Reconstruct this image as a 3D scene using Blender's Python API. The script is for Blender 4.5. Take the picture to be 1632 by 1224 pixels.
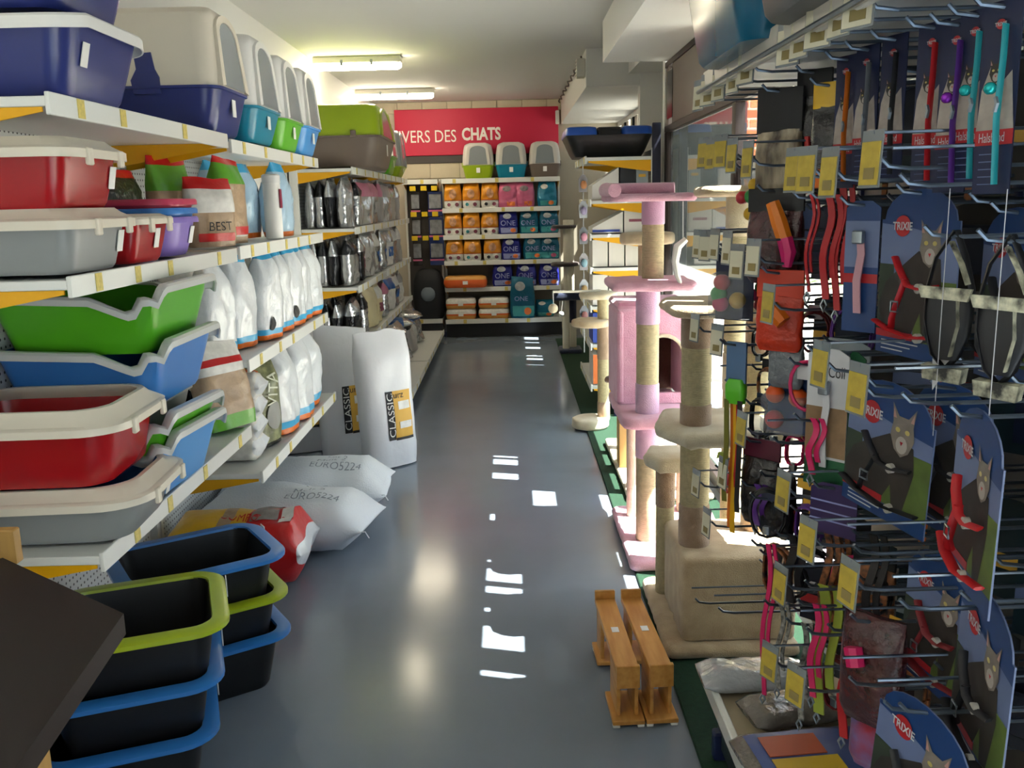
import bpy, math, random
from math import sin, cos, pi, radians
from mathutils import Vector, Matrix, noise

for o in list(bpy.data.objects):
    bpy.data.objects.remove(o)
scene = bpy.context.scene
COL = scene.collection

# ---------------------------------------------------------------- camera
FPX, PITCH, YAW, ROLL, EYE = 1450.0, 11.33, -0.06, 1.36, 1.6
_p, _y, _r = radians(PITCH), radians(YAW), radians(ROLL)
CF = Vector((sin(_y) * cos(_p), cos(_y) * cos(_p), -sin(_p)))
_R = Vector((cos(_y), -sin(_y), 0)); _U = _R.cross(CF)
CR = _R * cos(_r) - _U * sin(_r); CU = _U * cos(_r) + _R * sin(_r)
CC = Vector((0, 0, EYE))
cd = bpy.data.cameras.new('camera'); cam = bpy.data.objects.new('camera', cd); COL.objects.link(cam)
cd.sensor_fit = 'HORIZONTAL'; cd.sensor_width = 36.0; cd.lens = FPX * 36.0 / 1632.0
cd.clip_start = 0.05; cd.clip_end = 200
cam.matrix_world = Matrix(((CR.x, CU.x, -CF.x, CC.x), (CR.y, CU.y, -CF.y, CC.y), (CR.z, CU.z, -CF.z, CC.z), (0, 0, 0, 1)))
scene.camera = cam

# ---------------------------------------------------------------- world, sun, exposure
w = bpy.data.worlds.new('sky'); scene.world = w; w.use_nodes = True
bg = w.node_tree.nodes['Background']
bg.inputs[0].default_value = (0.80, 0.90, 1.0, 1); bg.inputs[1].default_value = 3.0
sd = bpy.data.lights.new('sun', 'SUN'); sd.energy = 38.0; sd.angle = 0.006; sd.color = (1.0, 0.95, 0.86)
sun = bpy.data.objects.new('sun', sd); COL.objects.link(sun)
SUN_DIR = Vector((-0.96, 0.27, -1.824)).normalized()
sun.rotation_euler = SUN_DIR.to_track_quat('-Z', 'Y').to_euler(); sun.location = (6, -1, 8)
vs = scene.view_settings
vs.view_transform = 'Standard'; vs.look = 'None'; vs.gamma = 1.0; vs.exposure = 0.66; vs.use_curve_mapping = False

# ---------------------------------------------------------------- helpers
def ray(u, v):
    return CF + CR * ((u - 816) / FPX) + CU * ((612 - v) / FPX)
def at_x(u, v, x):
    d = ray(u, v); return CC + d * (x / d.x)
def at_y(u, v, y):
    d = ray(u, v); return CC + d * (y / d.y)
def at_z(u, v, z):
    d = ray(u, v); return CC + d * ((z - EYE) / d.z)

def lin(c):
    return c / 12.92 if c <= 0.04045 else ((c + 0.055) / 1.055) ** 2.4
def rgb(h):
    return tuple(lin(int(h[i:i + 2], 16) / 255) for i in (0, 2, 4)) + (1.0,)

MATS = {}
def mat(name, col='cccccc', rough=0.5, metal=0.0, bump=0.0, bscale=40.0, var=0.0, vscale=6.0, col2=None,
        trans=0.0, alpha=1.0, coat=0.0, sheen=0.0, emit=0.0, stretch=(1, 1, 1), spec=0.5):
    if name in MATS:
        return MATS[name]
    m = bpy.data.materials.new(name); m.use_nodes = True
    nt = m.node_tree; N = nt.nodes; L = nt.links
    b = N['Principled BSDF']
    c = rgb(col); b.inputs['Base Color'].default_value = c
    b.inputs['Roughness'].default_value = rough; b.inputs['Metallic'].default_value = metal
    b.inputs['Specular IOR Level'].default_value = spec
    if coat: b.inputs['Coat Weight'].default_value = coat; b.inputs['Coat Roughness'].default_value = 0.08
    if sheen: b.inputs['Sheen Weight'].default_value = sheen
    if alpha < 1: b.inputs['Alpha'].default_value = alpha
    if trans: b.inputs['Transmission Weight'].default_value = trans
    if emit:
        b.inputs['Emission Color'].default_value = c; b.inputs['Emission Strength'].default_value = emit
    if bump or var:
        tc = N.new('ShaderNodeTexCoord'); mp = N.new('ShaderNodeMapping'); mp.inputs['Scale'].default_value = stretch
        L.new(tc.outputs['Object'], mp.inputs[0])
    if bump:
        n = N.new('ShaderNodeTexNoise'); n.inputs['Scale'].default_value = bscale; n.inputs['Detail'].default_value = 4
        L.new(mp.outputs[0], n.inputs['Vector'])
        bp = N.new('ShaderNodeBump'); bp.inputs['Strength'].default_value = bump; bp.inputs['Distance'].default_value = 0.02
        L.new(n.outputs['Fac'], bp.inputs['Height']); L.new(bp.outputs[0], b.inputs['Normal'])
    if var:
        n2 = N.new('ShaderNodeTexNoise'); n2.inputs['Scale'].default_value = vscale; n2.inputs['Detail'].default_value = 5
        L.new(mp.outputs[0], n2.inputs['Vector'])
        rp = N.new('ShaderNodeValToRGB')
        rp.color_ramp.elements[0].position = 0.5 - 0.18; rp.color_ramp.elements[1].position = 0.5 + 0.18
        c2 = rgb(col2) if col2 else tuple(x * (1 - var) for x in c[:3]) + (1,)
        rp.color_ramp.elements[0].color = c2; rp.color_ramp.elements[1].color = c
        L.new(n2.outputs['Fac'], rp.inputs[0]); L.new(rp.outputs[0], b.inputs['Base Color'])
    MATS[name] = m
    return m

def glass_mat(name, tint=(0.93, 0.96, 0.96), ior=1.5, haze=0.0):
    m = bpy.data.materials.new(name); m.use_nodes = True; N = m.node_tree.nodes; L = m.node_tree.links
    for n in list(N): N.remove(n)
    out = N.new('ShaderNodeOutputMaterial'); tr = N.new('ShaderNodeBsdfTransparent'); gl = N.new('ShaderNodeBsdfGlossy')
    tr.inputs[0].default_value = tint + (1,); gl.inputs['Roughness'].default_value = 0.02
    lw = N.new('ShaderNodeLayerWeight'); lw.inputs[0].default_value = 0.5
    pw = N.new('ShaderNodeMath'); pw.operation = 'POWER'; pw.inputs[1].default_value = 3.0; L.new(lw.outputs['Facing'], pw.inputs[0])
    fr = N.new('ShaderNodeMath'); fr.operation = 'MULTIPLY_ADD'; fr.inputs[1].default_value = 0.9; fr.inputs[2].default_value = 0.04; L.new(pw.outputs[0], fr.inputs[0])
    mx = N.new('ShaderNodeMixShader'); L.new(fr.outputs[0], mx.inputs[0]); L.new(tr.outputs[0], mx.inputs[1]); L.new(gl.outputs[0], mx.inputs[2])
    last = mx
    if haze:
        df = N.new('ShaderNodeBsdfDiffuse'); df.inputs[0].default_value = (0.85, 0.87, 0.88, 1)
        m2 = N.new('ShaderNodeMixShader'); m2.inputs[0].default_value = haze
        L.new(mx.outputs[0], m2.inputs[1]); L.new(df.outputs[0], m2.inputs[2]); last = m2
    L.new(last.outputs[0], out.inputs[0]); MATS[name] = m
    return m

class MB:
    """collects vertices and faces; build() links them as one mesh object"""
    def __init__(s): s.v = []; s.f = []; s.m = []
    def add(s, vs, fs, mi=0):
        k = len(s.v); s.v += [tuple(p) for p in vs]
        for f in fs: s.f.append([i + k for i in f]); s.m.append(mi)
        return s
    def box(s, x0, x1, y0, y1, z0, z1, mi=0):
        vs = [(x, y, z) for z in (z0, z1) for x, y in ((x0, y0), (x1, y0), (x1, y1), (x0, y1))]
        return s.add(vs, [(3, 2, 1, 0), (4, 5, 6, 7), (0, 1, 5, 4), (1, 2, 6, 5), (2, 3, 7, 6), (3, 0, 4, 7)], mi)
    def rbox(s, x0, x1, y0, y1, z0, z1, b=0.004, mi=0, r=None, n=2):
        cx, cy, hx, hy = (x0 + x1) / 2, (y0 + y1) / 2, (x1 - x0) / 2, (y1 - y0) / 2
        r = b if r is None else r
        R = lambda d, z: [(cx + px, cy + py, z) for px, py in rrect(hx - d, hy - d, max(r - d, 0.0005), n)]
        return s.loft([R(b, z0), R(0, z0 + b), R(0, z1 - b), R(b, z1)], mi=mi)
    def loft(s, rings, mi=0, cap0=True, cap1=True, closed=True, mis=None):
        n = len(rings[0]); k = len(s.v)
        for r in rings: s.v += [tuple(p) for p in r]
        for i in range(len(rings) - 1):
            for j in range(n if closed else n - 1):
                a, b = k + i * n + j, k + i * n + (j + 1) % n
                s.f.append([a, b, b + n, a + n]); s.m.append(mis[i] if mis else mi)
        if cap0: s.f.append([k + j for j in range(n)][::-1]); s.m.append(mis[0] if mis else mi)
        if cap1: s.f.append([k + (len(rings) - 1) * n + j for j in range(n)]); s.m.append(mis[-1] if mis else mi)
        return s
    def tube(s, pts, r, n=8, mi=0, cap=True, flat=None):
        pts = [Vector(p) for p in pts]; rings = []; up = None
        for i, p in enumerate(pts):
            t = (pts[min(i + 1, len(pts) - 1)] - pts[max(i - 1, 0)]).normalized()
            if up is None:
                up = Vector((0, 0, 1)) if abs(t.z) < 0.9 else Vector((1, 0, 0))
            a = t.cross(up)
            if a.length < 1e-5: a = t.orthogonal()
            a.normalize(); b = a.cross(t).normalized(); up = b
            rr = r[i] if isinstance(r, (list, tuple)) else r
            ra, rb = (rr, rr) if flat is None else (rr, rr * flat)
            rings.append([p + a * (cos(2 * pi * j / n) * ra) + b * (sin(2 * pi * j / n) * rb) for j in range(n)])
        return s.loft(rings, mi, cap, cap)
    def lathe(s, prof, c=(0, 0), n=20, mi=0, cap0=True, cap1=True, mis=None):
        return s.loft([[(c[0] + r * cos(2 * pi * j / n), c[1] + r * sin(2 * pi * j / n), z) for j in range(n)] for r, z in prof], mi, cap0, cap1, mis=mis)
    def ball(s, c, r, n=10, mi=0, sq=(1, 1, 1)):
        rings = []
        for i in range(1, n // 2 + 2):
            a = -pi / 2 + pi * i / (n // 2 + 2)
            rings.append([(c[0] + r * sq[0] * cos(a) * cos(2 * pi * j / n), c[1] + r * sq[1] * cos(a) * sin(2 * pi * j / n), c[2] + r * sq[2] * sin(a)) for j in range(n)])
        return s.loft(rings, mi)
    def slab(s, poly, y0, y1, mi=0):
        """polygon in x,z extruded along y"""
        n = len(poly)
        vs = [(x, y0, z) for x, z in poly] + [(x, y1, z) for x, z in poly]
        fs = [list(range(n)), list(range(2 * n - 1, n - 1, -1))] + [(i, i + n, (i + 1) % n + n, (i + 1) % n) for i in range(n)]
        return s.add(vs, fs, mi)
    def plate(s, poly, z0, z1, mi=0):
        n = len(poly)
        vs = [(x, y, z0) for x, y in poly] + [(x, y, z1) for x, y in poly]
        fs = [list(range(n))[::-1], list(range(n, 2 * n))] + [(i, (i + 1) % n, (i + 1) % n + n, i + n) for i in range(n)]
        return s.add(vs, fs, mi)
    def build(s, name, mats, parent=None, loc=(0, 0, 0), rot=(0, 0, 0), smooth=40, sub=0):
        me = bpy.data.meshes.new(name); me.from_pydata(s.v, [], s.f)
        mats = mats if isinstance(mats, (list, tuple)) else [mats]
        for m in mats: me.materials.append(m)
        if len(mats) > 1: me.polygons.foreach_set('material_index', s.m)
        if smooth:
            me.polygons.foreach_set('use_smooth', [True] * len(me.polygons)); me.set_sharp_from_angle(angle=radians(smooth))
        me.update()
        o = bpy.data.objects.new(name, me); COL.objects.link(o); o.location = loc; o.rotation_euler = rot
        if parent: o.parent = parent
        if sub:
            md = o.modifiers.new('subdivision', 'SUBSURF'); md.levels = sub; md.render_levels = sub
        return o

def rrect(hx, hy, r, n=4):
    r = min(r, hx * 0.999, hy * 0.999); pts = []
    for cx, cy, a0 in ((hx - r, hy - r, 0), (-hx + r, hy - r, 90), (-hx + r, -hy + r, 180), (hx - r, -hy + r, 270)):
        for i in range(n + 1):
            a = radians(a0 + 90 * i / n); pts.append((cx + r * cos(a), cy + r * sin(a)))
    return pts

def thing(name, label, cat, loc=(0, 0, 0), rot=0.0, group=None):
    o = bpy.data.objects.new(name, None); COL.objects.link(o); o.empty_display_size = 0.05
    o.location = loc; o.rotation_euler = rot if isinstance(rot, (tuple, list)) else (0, 0, rot)
    o['label'] = label; o['category'] = cat
    if group: o['group'] = group
    return o
def tag(o, label, cat, group=None):
    o['label'] = label; o['category'] = cat
    if group: o['group'] = group
    return o
def struct(o, label=None):
    o['kind'] = 'structure'
    if label: o['label'] = label
    return o
def copy_tree(root, loc, rot=None, label=None, group=None):
    def rec(o, parent):
        c = o.copy(); COL.objects.link(c); c.parent = parent
        for ch in o.children: rec(ch, c)
        return c
    kids = list(root.children)
    r = root.copy(); COL.objects.link(r)
    for k in kids: rec(k, r)
    r.location = loc
    if rot is not None: r.rotation_euler = rot if isinstance(rot, (tuple, list)) else (0, 0, rot)
    if label: r['label'] = label
    if group: r['group'] = group
    return r

_tc = {}
def text_geo(body, bold=0.0, shear=0.0):
    """flat lettering, cap height 1, centred: list of verts (x,z) and faces"""
    key = (body, bold, shear)
    if key in _tc: return _tc[key]
    cu = bpy.data.curves.new('lettering', 'FONT'); cu.body = body; cu.align_x = 'CENTER'; cu.offset = bold; cu.shear = shear
    cu.resolution_u = 3
    o = bpy.data.objects.new('lettering', cu); COL.objects.link(o)
    dg = bpy.context.evaluated_depsgraph_get(); dg.update()
    me = bpy.data.meshes.new_from_object(o.evaluated_get(dg))
    vs = [(v.co.x, v.co.y) for v in me.vertices]; fs = [list(p.vertices) for p in me.polygons]
    bpy.data.objects.remove(o); bpy.data.curves.remove(cu); bpy.data.meshes.remove(me)
    y0, y1 = min(v[1] for v in vs), max(v[1] for v in vs); x0, x1 = min(v[0] for v in vs), max(v[0] for v in vs)
    k = 1 / (y1 - y0); vs = [((x - (x0 + x1) / 2) * k, (y - (y0 + y1) / 2) * k) for x, y in vs]
    _tc[key] = (vs, fs, (x1 - x0) * k); return _tc[key]
def text_mb(body, h, fn, w=None, bold=0.0, turn=0.0, shear=0.0):
    """lettering mapped through fn(x,z)->point; w squeezes it to a width, turn rotates it (degrees)"""
    vs, fs, tw = text_geo(body, bold, shear); sx = h if w is None else w / tw
    c, s = cos(radians(turn)), sin(radians(turn))
    mb = MB(); mb.add([fn(x * sx * c - z * h * s, x * sx * s + z * h * c) for x, z in vs], fs); return mb
# ---------------------------------------------------------------- common materials
WHITE_PAINT = mat('white_paint', 'e3e2de', 0.6, bump=0.05, bscale=60)
CEIL = mat('ceiling_paint', 'd9d8d4', 0.75, bump=0.04, bscale=30)
SHELF = mat('shelf_enamel', 'dfe0dc', 0.35)
YELLOW = mat('bracket_yellow', 'e9ab08', 0.4)
NAVY_STEEL = mat('navy_steel', '1d2750', 0.4)
BLACK = mat('black_plastic', '131316', 0.42)
GREY_STEEL = mat('galvanised_wire', '8f979e', 0.28, metal=0.9)
PRICE = mat('price_label_yellow', 'e0cc70', 0.5, var=0.25, vscale=90)
PAPER = mat('white_paper', 'e9e9e6', 0.55)
INK = mat('dark_ink', '1b1c22', 0.6)
BROWN_ALU = mat('brown_aluminium', '2c201d', 0.55)
GLASS = glass_mat('window_glass')

# ---------------------------------------------------------------- the setting
def vinyl():
    m = mat('floor_vinyl', '7d8895', 0.16, var=0.10, vscale=2.2, bump=0.012, bscale=9)
    return m
XL, XR, XR2, YB, YF, ZC = -1.62, 1.12, 1.34, 11.4, -3.2, 2.80
struct(MB().box(XL, 1.6, YF, YB + .2, -0.12, 0).build('floor', vinyl(), smooth=0), 'glossy grey blue sheet floor')
struct(MB().box(XL - .15, 1.2, YF, YB + .2, ZC, ZC + .12).box(1.2, 1.44, 6.62, YB + .2, ZC, ZC + .12).build('ceiling', CEIL, smooth=0), 'plain white ceiling')
struct(MB().box(XL - .15, XL, YF, YB + .2, -0.12, ZC).build('wall_left', WHITE_PAINT, smooth=0))
struct(MB().box(XL - .15, 1.2, YF - .15, YF, -0.12, ZC).build('wall_front', mat('front_wall_dark', '4d453e', .7), smooth=0))  # unseen wall, coloured dark so less light bounces onto the pegboard
BLOCK = mat('painted_block', 'c9bfa8', 0.75, bump=0.15, bscale=25)
wb = struct(MB().box(XL, 1.6, YB, YB + .2, 0, ZC).build('wall_back', mat('back_wall_paint', 'bdb4a2', 0.7), smooth=0))
for i in range(9):
    MB().rbox(XL + .01 + i * .3, XL + .30 + i * .3, YB - .02, YB, ZC - .13, ZC - .005, .004).build('block', BLOCK, wb)
for i in range(5):
    MB().rbox(-1.3 + i * .36, -.95 + i * .36, YB - .012, YB, 1.9, 2.08, .004).build('block', BLOCK, wb)
# right wall: solid beyond the recess, glazed nearer to us
wr = struct(MB().box(XR2, XR2 + .1, 7.85, YB, 0, 1.95).box(XR2, XR2 + .1, 7.85, YB, 2.45, ZC).build('wall_right', WHITE_PAINT, smooth=0))
struct(MB().box(XR, 1.44, 6.7, 6.78, 0, ZC).build('wall_return', WHITE_PAINT, smooth=0))
struct(MB().box(1.09, 1.44, 7.72, 7.85, 0, ZC).build('trim_1', WHITE_PAINT, smooth=0), 'white square pillar behind the litter shelves')
struct(MB().box(XR2, XR2 + .1, 6.78, 7.72, 0, ZC).build('wall_recess', WHITE_PAINT, smooth=0))
# soffit beams
struct(MB().box(.675, 1.18, YF, 6.62, 2.53, ZC).build('trim_2', WHITE_PAINT, smooth=0), 'long white soffit beam above the display')
struct(MB().box(.655, 1.42, 7.75, YB, 2.505, ZC).build('trim_3', WHITE_PAINT, smooth=0), 'far white soffit beam beside the red sign')
struct(MB().box(1.0, 1.42, 6.62, 7.75, 2.60, ZC).build('trim_4', WHITE_PAINT, smooth=0))

# windows: window_1 the long glazed front, window_2 the high one beyond the pillar
win = thing('window_1', 'long brown framed shop window', 'window'); del win['category']; win['kind'] = 'structure'
def bar(x0, x1, y0, y1, z0, z1): MB().rbox(x0, x1, y0, y1, z0, z1, .004).build('mullion', BROWN_ALU, win)
bar(XR, XR + .06, YF, 6.7, 2.055, 2.10)          # transom rail
bar(XR, XR + .06, YF, 6.7, 2.49, 2.53)          # head
bar(XR, XR + .06, YF, 6.7, 0.0, 0.07)           # sill
MUL = [6.66, 4.66, 2.95, 1.2, -.6, -2.4]
for y in MUL: bar(XR, XR + .06, y - .035, y + .035, .07, 2.055)
for a, b in zip(MUL[:-1], MUL[1:]):
    MB().box(XR + .025, XR + .033, b + .035, a - .035, .07, 2.055).build('pane', GLASS, win, smooth=0)
# transom: brown closed panels; clear gaps added to shape sun dashes on the floor
SLITS = [(2.52, 2.56), (2.72, 2.90), (3.02, 3.06), (3.20, 3.27), (3.32, 3.46), (3.53, 3.56), (3.78, 3.81), (4.06, 4.18), (4.80, 4.92), (5.10, 5.22), (5.26, 5.30)]
PANEL = mat('brown_panel', '4f423b', 0.5)
prev = YF
for a, b in SLITS + [(6.45, 6.6)]:
    MB().rbox(XR + .008, XR + .048, prev, a, 2.10, 2.49, .003).build('panel', PANEL, win)
    MB().box(XR + .025, XR + .033, a, b, 2.10, 2.49).build('pane', GLASS, win, smooth=0)
    prev = b
MB().rbox(XR + .008, XR + .048, 6.6, 6.7, 2.10, 2.49, .003).build('panel', PANEL, win)
MB().box(XR + .004, XR + .007, 6.42, 6.62, 2.14, 2.46).build('dark_pane', mat('dark_glass', '0d0d0f', .15), win, smooth=0)
# white film on the panes: far sheet a poster, nearer sheets added against sun
FILM = glass_mat('white_film', (0.75, 0.78, 0.8), 1.5, 0.86)
for y0, y1, z0 in ((4.70, 6.62, 1.16), (2.99, 4.36, 1.33), (4.36, 4.62, 1.33), (1.24, 2.91, .10)):
    MB().box(XR + .036, XR + .040, y0, y1, z0, 1.78 if y0 == 4.36 else 2.05).build('window_film', FILM, win, smooth=0)
win2 = thing('window_2', 'high dark framed window beyond the white pillar', 'window'); del win2['category']; win2['kind'] = 'structure'
MB().box(XR2 + .05, XR2 + .058, 7.85, YB, 1.95, 2.45).build('pane', GLASS, win2, smooth=0)
for y in (7.9, 8.55, 9.3, 10.0, 10.7, 11.3):
    MB().rbox(XR2 - .01, XR2 + .07, y - .04, y + .04, 1.95, 2.45, .004).build('mullion', BLACK, win2)
for k, (a, b) in enumerate(((7.95, 8.5), (8.62, 8.9), (9.0, 9.12), (9.2, 9.26), (9.5, 9.62), (9.75, 9.96), (10.1, 10.3), (10.5, 10.66), (10.8, 11.1))):  # closed panels added to break the far sun strip into dashes
    MB().rbox(XR2 + .01, XR2 + .04, a, b, 1.95, 2.45, .003).build('panel', mat('pale_panel', 'c6bdb4', .5), win2)

# outside: pavement, brick pier, palm
struct(MB().box(1.6, 30, -12, 30, -.16, -.02).build('pavement', mat('pavement_concrete', 'b9b4aa', 0.85, bump=.2, bscale=30), smooth=0))
bw = struct(MB().box(1.62, 2.9, 7.56, 7.8, 1.9, 3.0).box(2.7, 2.9, 7.56, 7.8, 0, 1.9).build('wall_outside', mat('mortar', 'e2d8c8', 0.9), smooth=0))
BR = [mat('brick_a', 'b0603a', .85, bump=.3, bscale=60), mat('brick_b', 'a4532f', .85, bump=.3, bscale=60), mat('brick_c', 'bb6d44', .85, bump=.3, bscale=60)]
bm0 = None; random.seed(3)
for r in range(14):
    for c in range(6):
        x = 1.62 + c * .218 - (.109 if r % 2 else 0)
        if x < 1.60 or x + .205 > 2.92: continue
        if bm0 is None:
            bo = MB().rbox(0, .205, -.012, 0, 0, .06, .004, n=1).build('brick', BR[0], bw); bm0 = [bo.data]
            for q in (1, 2):
                d = bo.data.copy(); d.materials[0] = BR[q]; bm0.append(d)
        else:
            bo = bpy.data.objects.new('brick', random.choice(bm0)); COL.objects.link(bo); bo.parent = bw
        bo.location = (x, 7.56, 1.91 + r * .076)
LEAF = mat('palm_leaf', '7d9a5a', .5, var=.3)
palm = thing('potted_palm', 'green palm growing outside behind the window glass', 'palm', (2.3, 5.9, -.02))
MB().lathe([(.11, 0), (.10, .5), (.08, .9), (.07, 1.0)], n=10).build('trunk', mat('palm_trunk', '6d5a44', .9, bump=.4), palm)
for i in range(16):
    a = 2 * pi * i / 16; up = .55 + .35 * sin(i * 2.3); mb = MB(); P = []
    for k in range(9):
        t = k / 8; P.append(Vector((cos(a) * .75 * t, sin(a) * .75 * t, 1.0 + up * 1.25 * t - .75 * t * t)))
    mb.tube(P, .006, 4)
    for k in range(1, 9):
        d = (P[k] - P[k - 1]).normalized(); sd_ = d.cross(Vector((0, 0, 1))).normalized()
        for s in (-1, 1):
            q = P[k]; e = q + (sd_ * s + d * .9).normalized() * .26 * (1.1 - .5 * k / 8) + Vector((0, 0, -.05))
            mb.add([q, q + d * .012, e, (q + e) / 2 + d * .014], [(0, 1, 3, 2)])
    mb.build('frond', LEAF, palm, smooth=0)

# ceiling lights
LAMP = mat('lamp_diffuser', 'fff0d2', .4, emit=30.0)
LHOUSE = mat('lamp_housing', 'cfccc2', .5)
for i, (x0, x1, y) in enumerate(((-1.58, -.86, 7.9), (-1.60, -.77, 10.1))):
    t = thing('ceiling_light', ('nearer' if i == 0 else 'farther') + ' long fluorescent lamp fixed to the ceiling', 'lamp', (0, y, ZC), 0, 'fluorescent ceiling lamps')
    MB().rbox(x0, x1, -.075, .075, -.055, 0, .008).build('housing', LHOUSE, t)
    MB().loft([[(x, py, pz - .05) for x, py, pz in [(xx, .068 * k * cos(a), -.055 * k * sin(a)) for a in [pi * j / 8 for j in range(9)]]] for xx, k in ((x0 + .005, .75), (x0 + .03, 1), (x1 - .03, 1), (x1 - .005, .75))], closed=False).build('diffuser', LAMP, t)
    for k in (.33, .67): MB().box(x0 + (x1 - x0) * k - .01, x0 + (x1 - x0) * k + .01, -.078, -.07, -.075, -.03).build('clip', GREY_STEEL, t)

# sign on the back wall
SIGN = mat('sign_red', 'c41842', .55, bump=.03, bscale=20)
sg = tag(MB().rbox(-1.35, .62, YB - .05, YB - .012, 2.17, 2.71, .004).build('wall_sign', SIGN), 'wide crimson wall sign with white lettering', 'sign')
LET = mat('sign_white', 'efeae6', .5)
for body, u0, u1, v, bold, h in (("L'UNIVERS DES", None, 727, 216, .0, 19), ('CHATS', 736, 798, 212.5, .035, 19.5)):
    hh = h / FPX * 11.3
    vs_, fs_, tw = text_geo(body, bold); p1 = at_y(u1, v, YB - .052)
    width = tw * hh * .78 if u0 is None else (p1 - at_y(u0, v, YB - .052)).x
    cx = p1.x - width / 2
    text_mb(body, hh, lambda x, z: (cx + x, YB - .052, p1.z + z), width, bold).build('lettering', LET, sg, smooth=0)
MB().rbox(-1.35, .62, YB - .03, YB - .012, 2.08, 2.17, .003).build('lower_rail', mat('dark_rail', '3a3433', .5), sg)
tag(MB().rbox(.585, .63, YB - .085, YB - .05, 2.50, 2.66, .008).build('alarm_sensor', PAPER), 'small white sensor box at the end of the crimson sign', 'sensor')
sp = thing('speaker_box', 'small beige loudspeaker high on the far soffit beam', 'speaker', (.64, 7.85, 2.66))
MB().rbox(-.06, .012, -.05, .05, -.075, .075, .006).build('case', LHOUSE, sp)
for k in range(5): MB().box(-.062, -.058, -.038, .038, -.06 + k * .026, -.05 + k * .026).build('grille_slot', mat('grille', '8d877c', .6), sp)
cb = MB(); pts = []
for k in range(31):
    y = 8.0 + (YB - 8.0) * k / 30; pts.append((.635 + .012 * sin(k * 1.7), y, ZC - .025 - .02 * abs(sin(k * .9))))
tag(cb.tube(pts, .008, 6).build('ceiling_cable', mat('cable_grey', '55504a', .6)), 'dark cable running along the top of the far beam', 'cable')
# green runner under the cat trees
GREEN = mat('green_carpet', '16402a', .95, bump=.6, bscale=400, var=.3, vscale=60)
g = MB().rbox(.512, 1.08, 1.4, 10.6, 0, .012, .004).build('green_carpet', GREEN)
tag(g, 'dark green carpet runner along the window', 'carpet')
# dark counter, bottom left
ct = thing('counter', 'pale wooden counter with a dark brown top', 'counter', (0, 0, 0))
WOOD = mat('pale_wood', 'c79a55', .5, var=.25, vscale=3, stretch=(6, 6, .6))
DKTOP = mat('dark_laminate', '1e1410', .6, var=.15)
MB().plate([(-.80, 1.72), (-1.22, 2.04), (-1.6, 1.5), (-1.50, .45), (-.80, .45), (-.745, 1.2)], .755, .80).build('top', DKTOP, ct)
MB().plate([(-.93, 1.62), (-1.22, 1.84), (-1.5, 1.36), (-1.42, .5), (-.95, .5)], 0, .755).build('body', WOOD, ct)
MB().rbox(-1.6, -1.19, 2.045, 2.075, .78, .865, .003).build('upstand', WOOD, ct)
# ---------------------------------------------------------------- shelving
def perforated():
    m = bpy.data.materials.new('perforated_panel'); m.use_nodes = True; N = m.node_tree.nodes; L = m.node_tree.links
    b = N['Principled BSDF']; b.inputs['Roughness'].default_value = .5
    tc = N.new('ShaderNodeTexCoord'); v = N.new('ShaderNodeTexVoronoi'); v.inputs['Scale'].default_value = 40; v.inputs['Randomness'].default_value = 0
    r = N.new('ShaderNodeValToRGB'); r.color_ramp.elements[0].position = .16; r.color_ramp.elements[1].position = .2
    r.color_ramp.elements[0].color = rgb('3a3d42'); r.color_ramp.elements[1].color = rgb('d3d6d6')
    L.new(tc.outputs['Object'], v.inputs['Vector']); L.new(v.outputs['Distance'], r.inputs[0]); L.new(r.outputs[0], b.inputs['Base Color'])
    return m
PERF = perforated()
def shelf_unit(label, y0, y1, xb, shelves, facing=1, ztop=2.0, base=None, labels=True, back=None, cat='shelving', uprights=True, loc=None, rotz=None, lab_seed=1, noback=False):
    """bay built facing local -y, its width along local x from 0 to W; shelves = [(z_top, depth)]"""
    W = y1 - y0
    t = thing('shelving_unit', label, cat, loc if loc else ((xb, y0, 0) if facing > 0 else (xb, y1, 0)), (pi / 2 if facing > 0 else -pi / 2) if rotz is None else rotz)
    if not noback:
        MB().rbox(.0, W, 0, .02, .08, ztop, .003).build('back_panel', back or PERF, t)
    if uprights:
        for x in (0, W): MB().rbox(x - .013, x + .013, -.035, .025, 0, ztop, .003).build('upright', SHELF, t)
        for x in (0, W): MB().rbox(x - .018, x + .018, -.30, .02, 0, .06, .004).build('foot', NAVY_STEEL, t)
    rnd = random.Random(lab_seed)
    for z, d in shelves:
        s = MB().rbox(.004, W - .004, -d, -.005, z - .03, z - .006, .002).build('shelf', SHELF, t)
        MB().rbox(.002, W - .002, -d - .012, -d, z - .05, z + .004, .002).build('price_rail', SHELF, s)
        for x in (.012, W - .012):
            br = MB(); poly = [(-.01, z - .031), (-.01, z - .115), (-d * .45, z - .085), (-d + .012, z - .042), (-d + .012, z - .031)]
            vs_ = [(x - .0025, p, q) for p, q in poly] + [(x + .0025, p, q) for p, q in poly]; n = 5
            br.add(vs_, [list(range(n)), list(range(2 * n - 1, n - 1, -1))] + [(i, i + n, (i + 1) % n + n, (i + 1) % n) for i in range(n)])
            br.build('bracket', YELLOW, s)
        if labels:
            x = .12 + rnd.random() * .1
            while x < W - .08:
                MB().box(x, x + .038, -d - .0145, -d - .0125, z - .046, z + .001).build('price_label', PRICE, s)
                x += rnd.choice((.26, .34, .42, .5))
    return t

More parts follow.
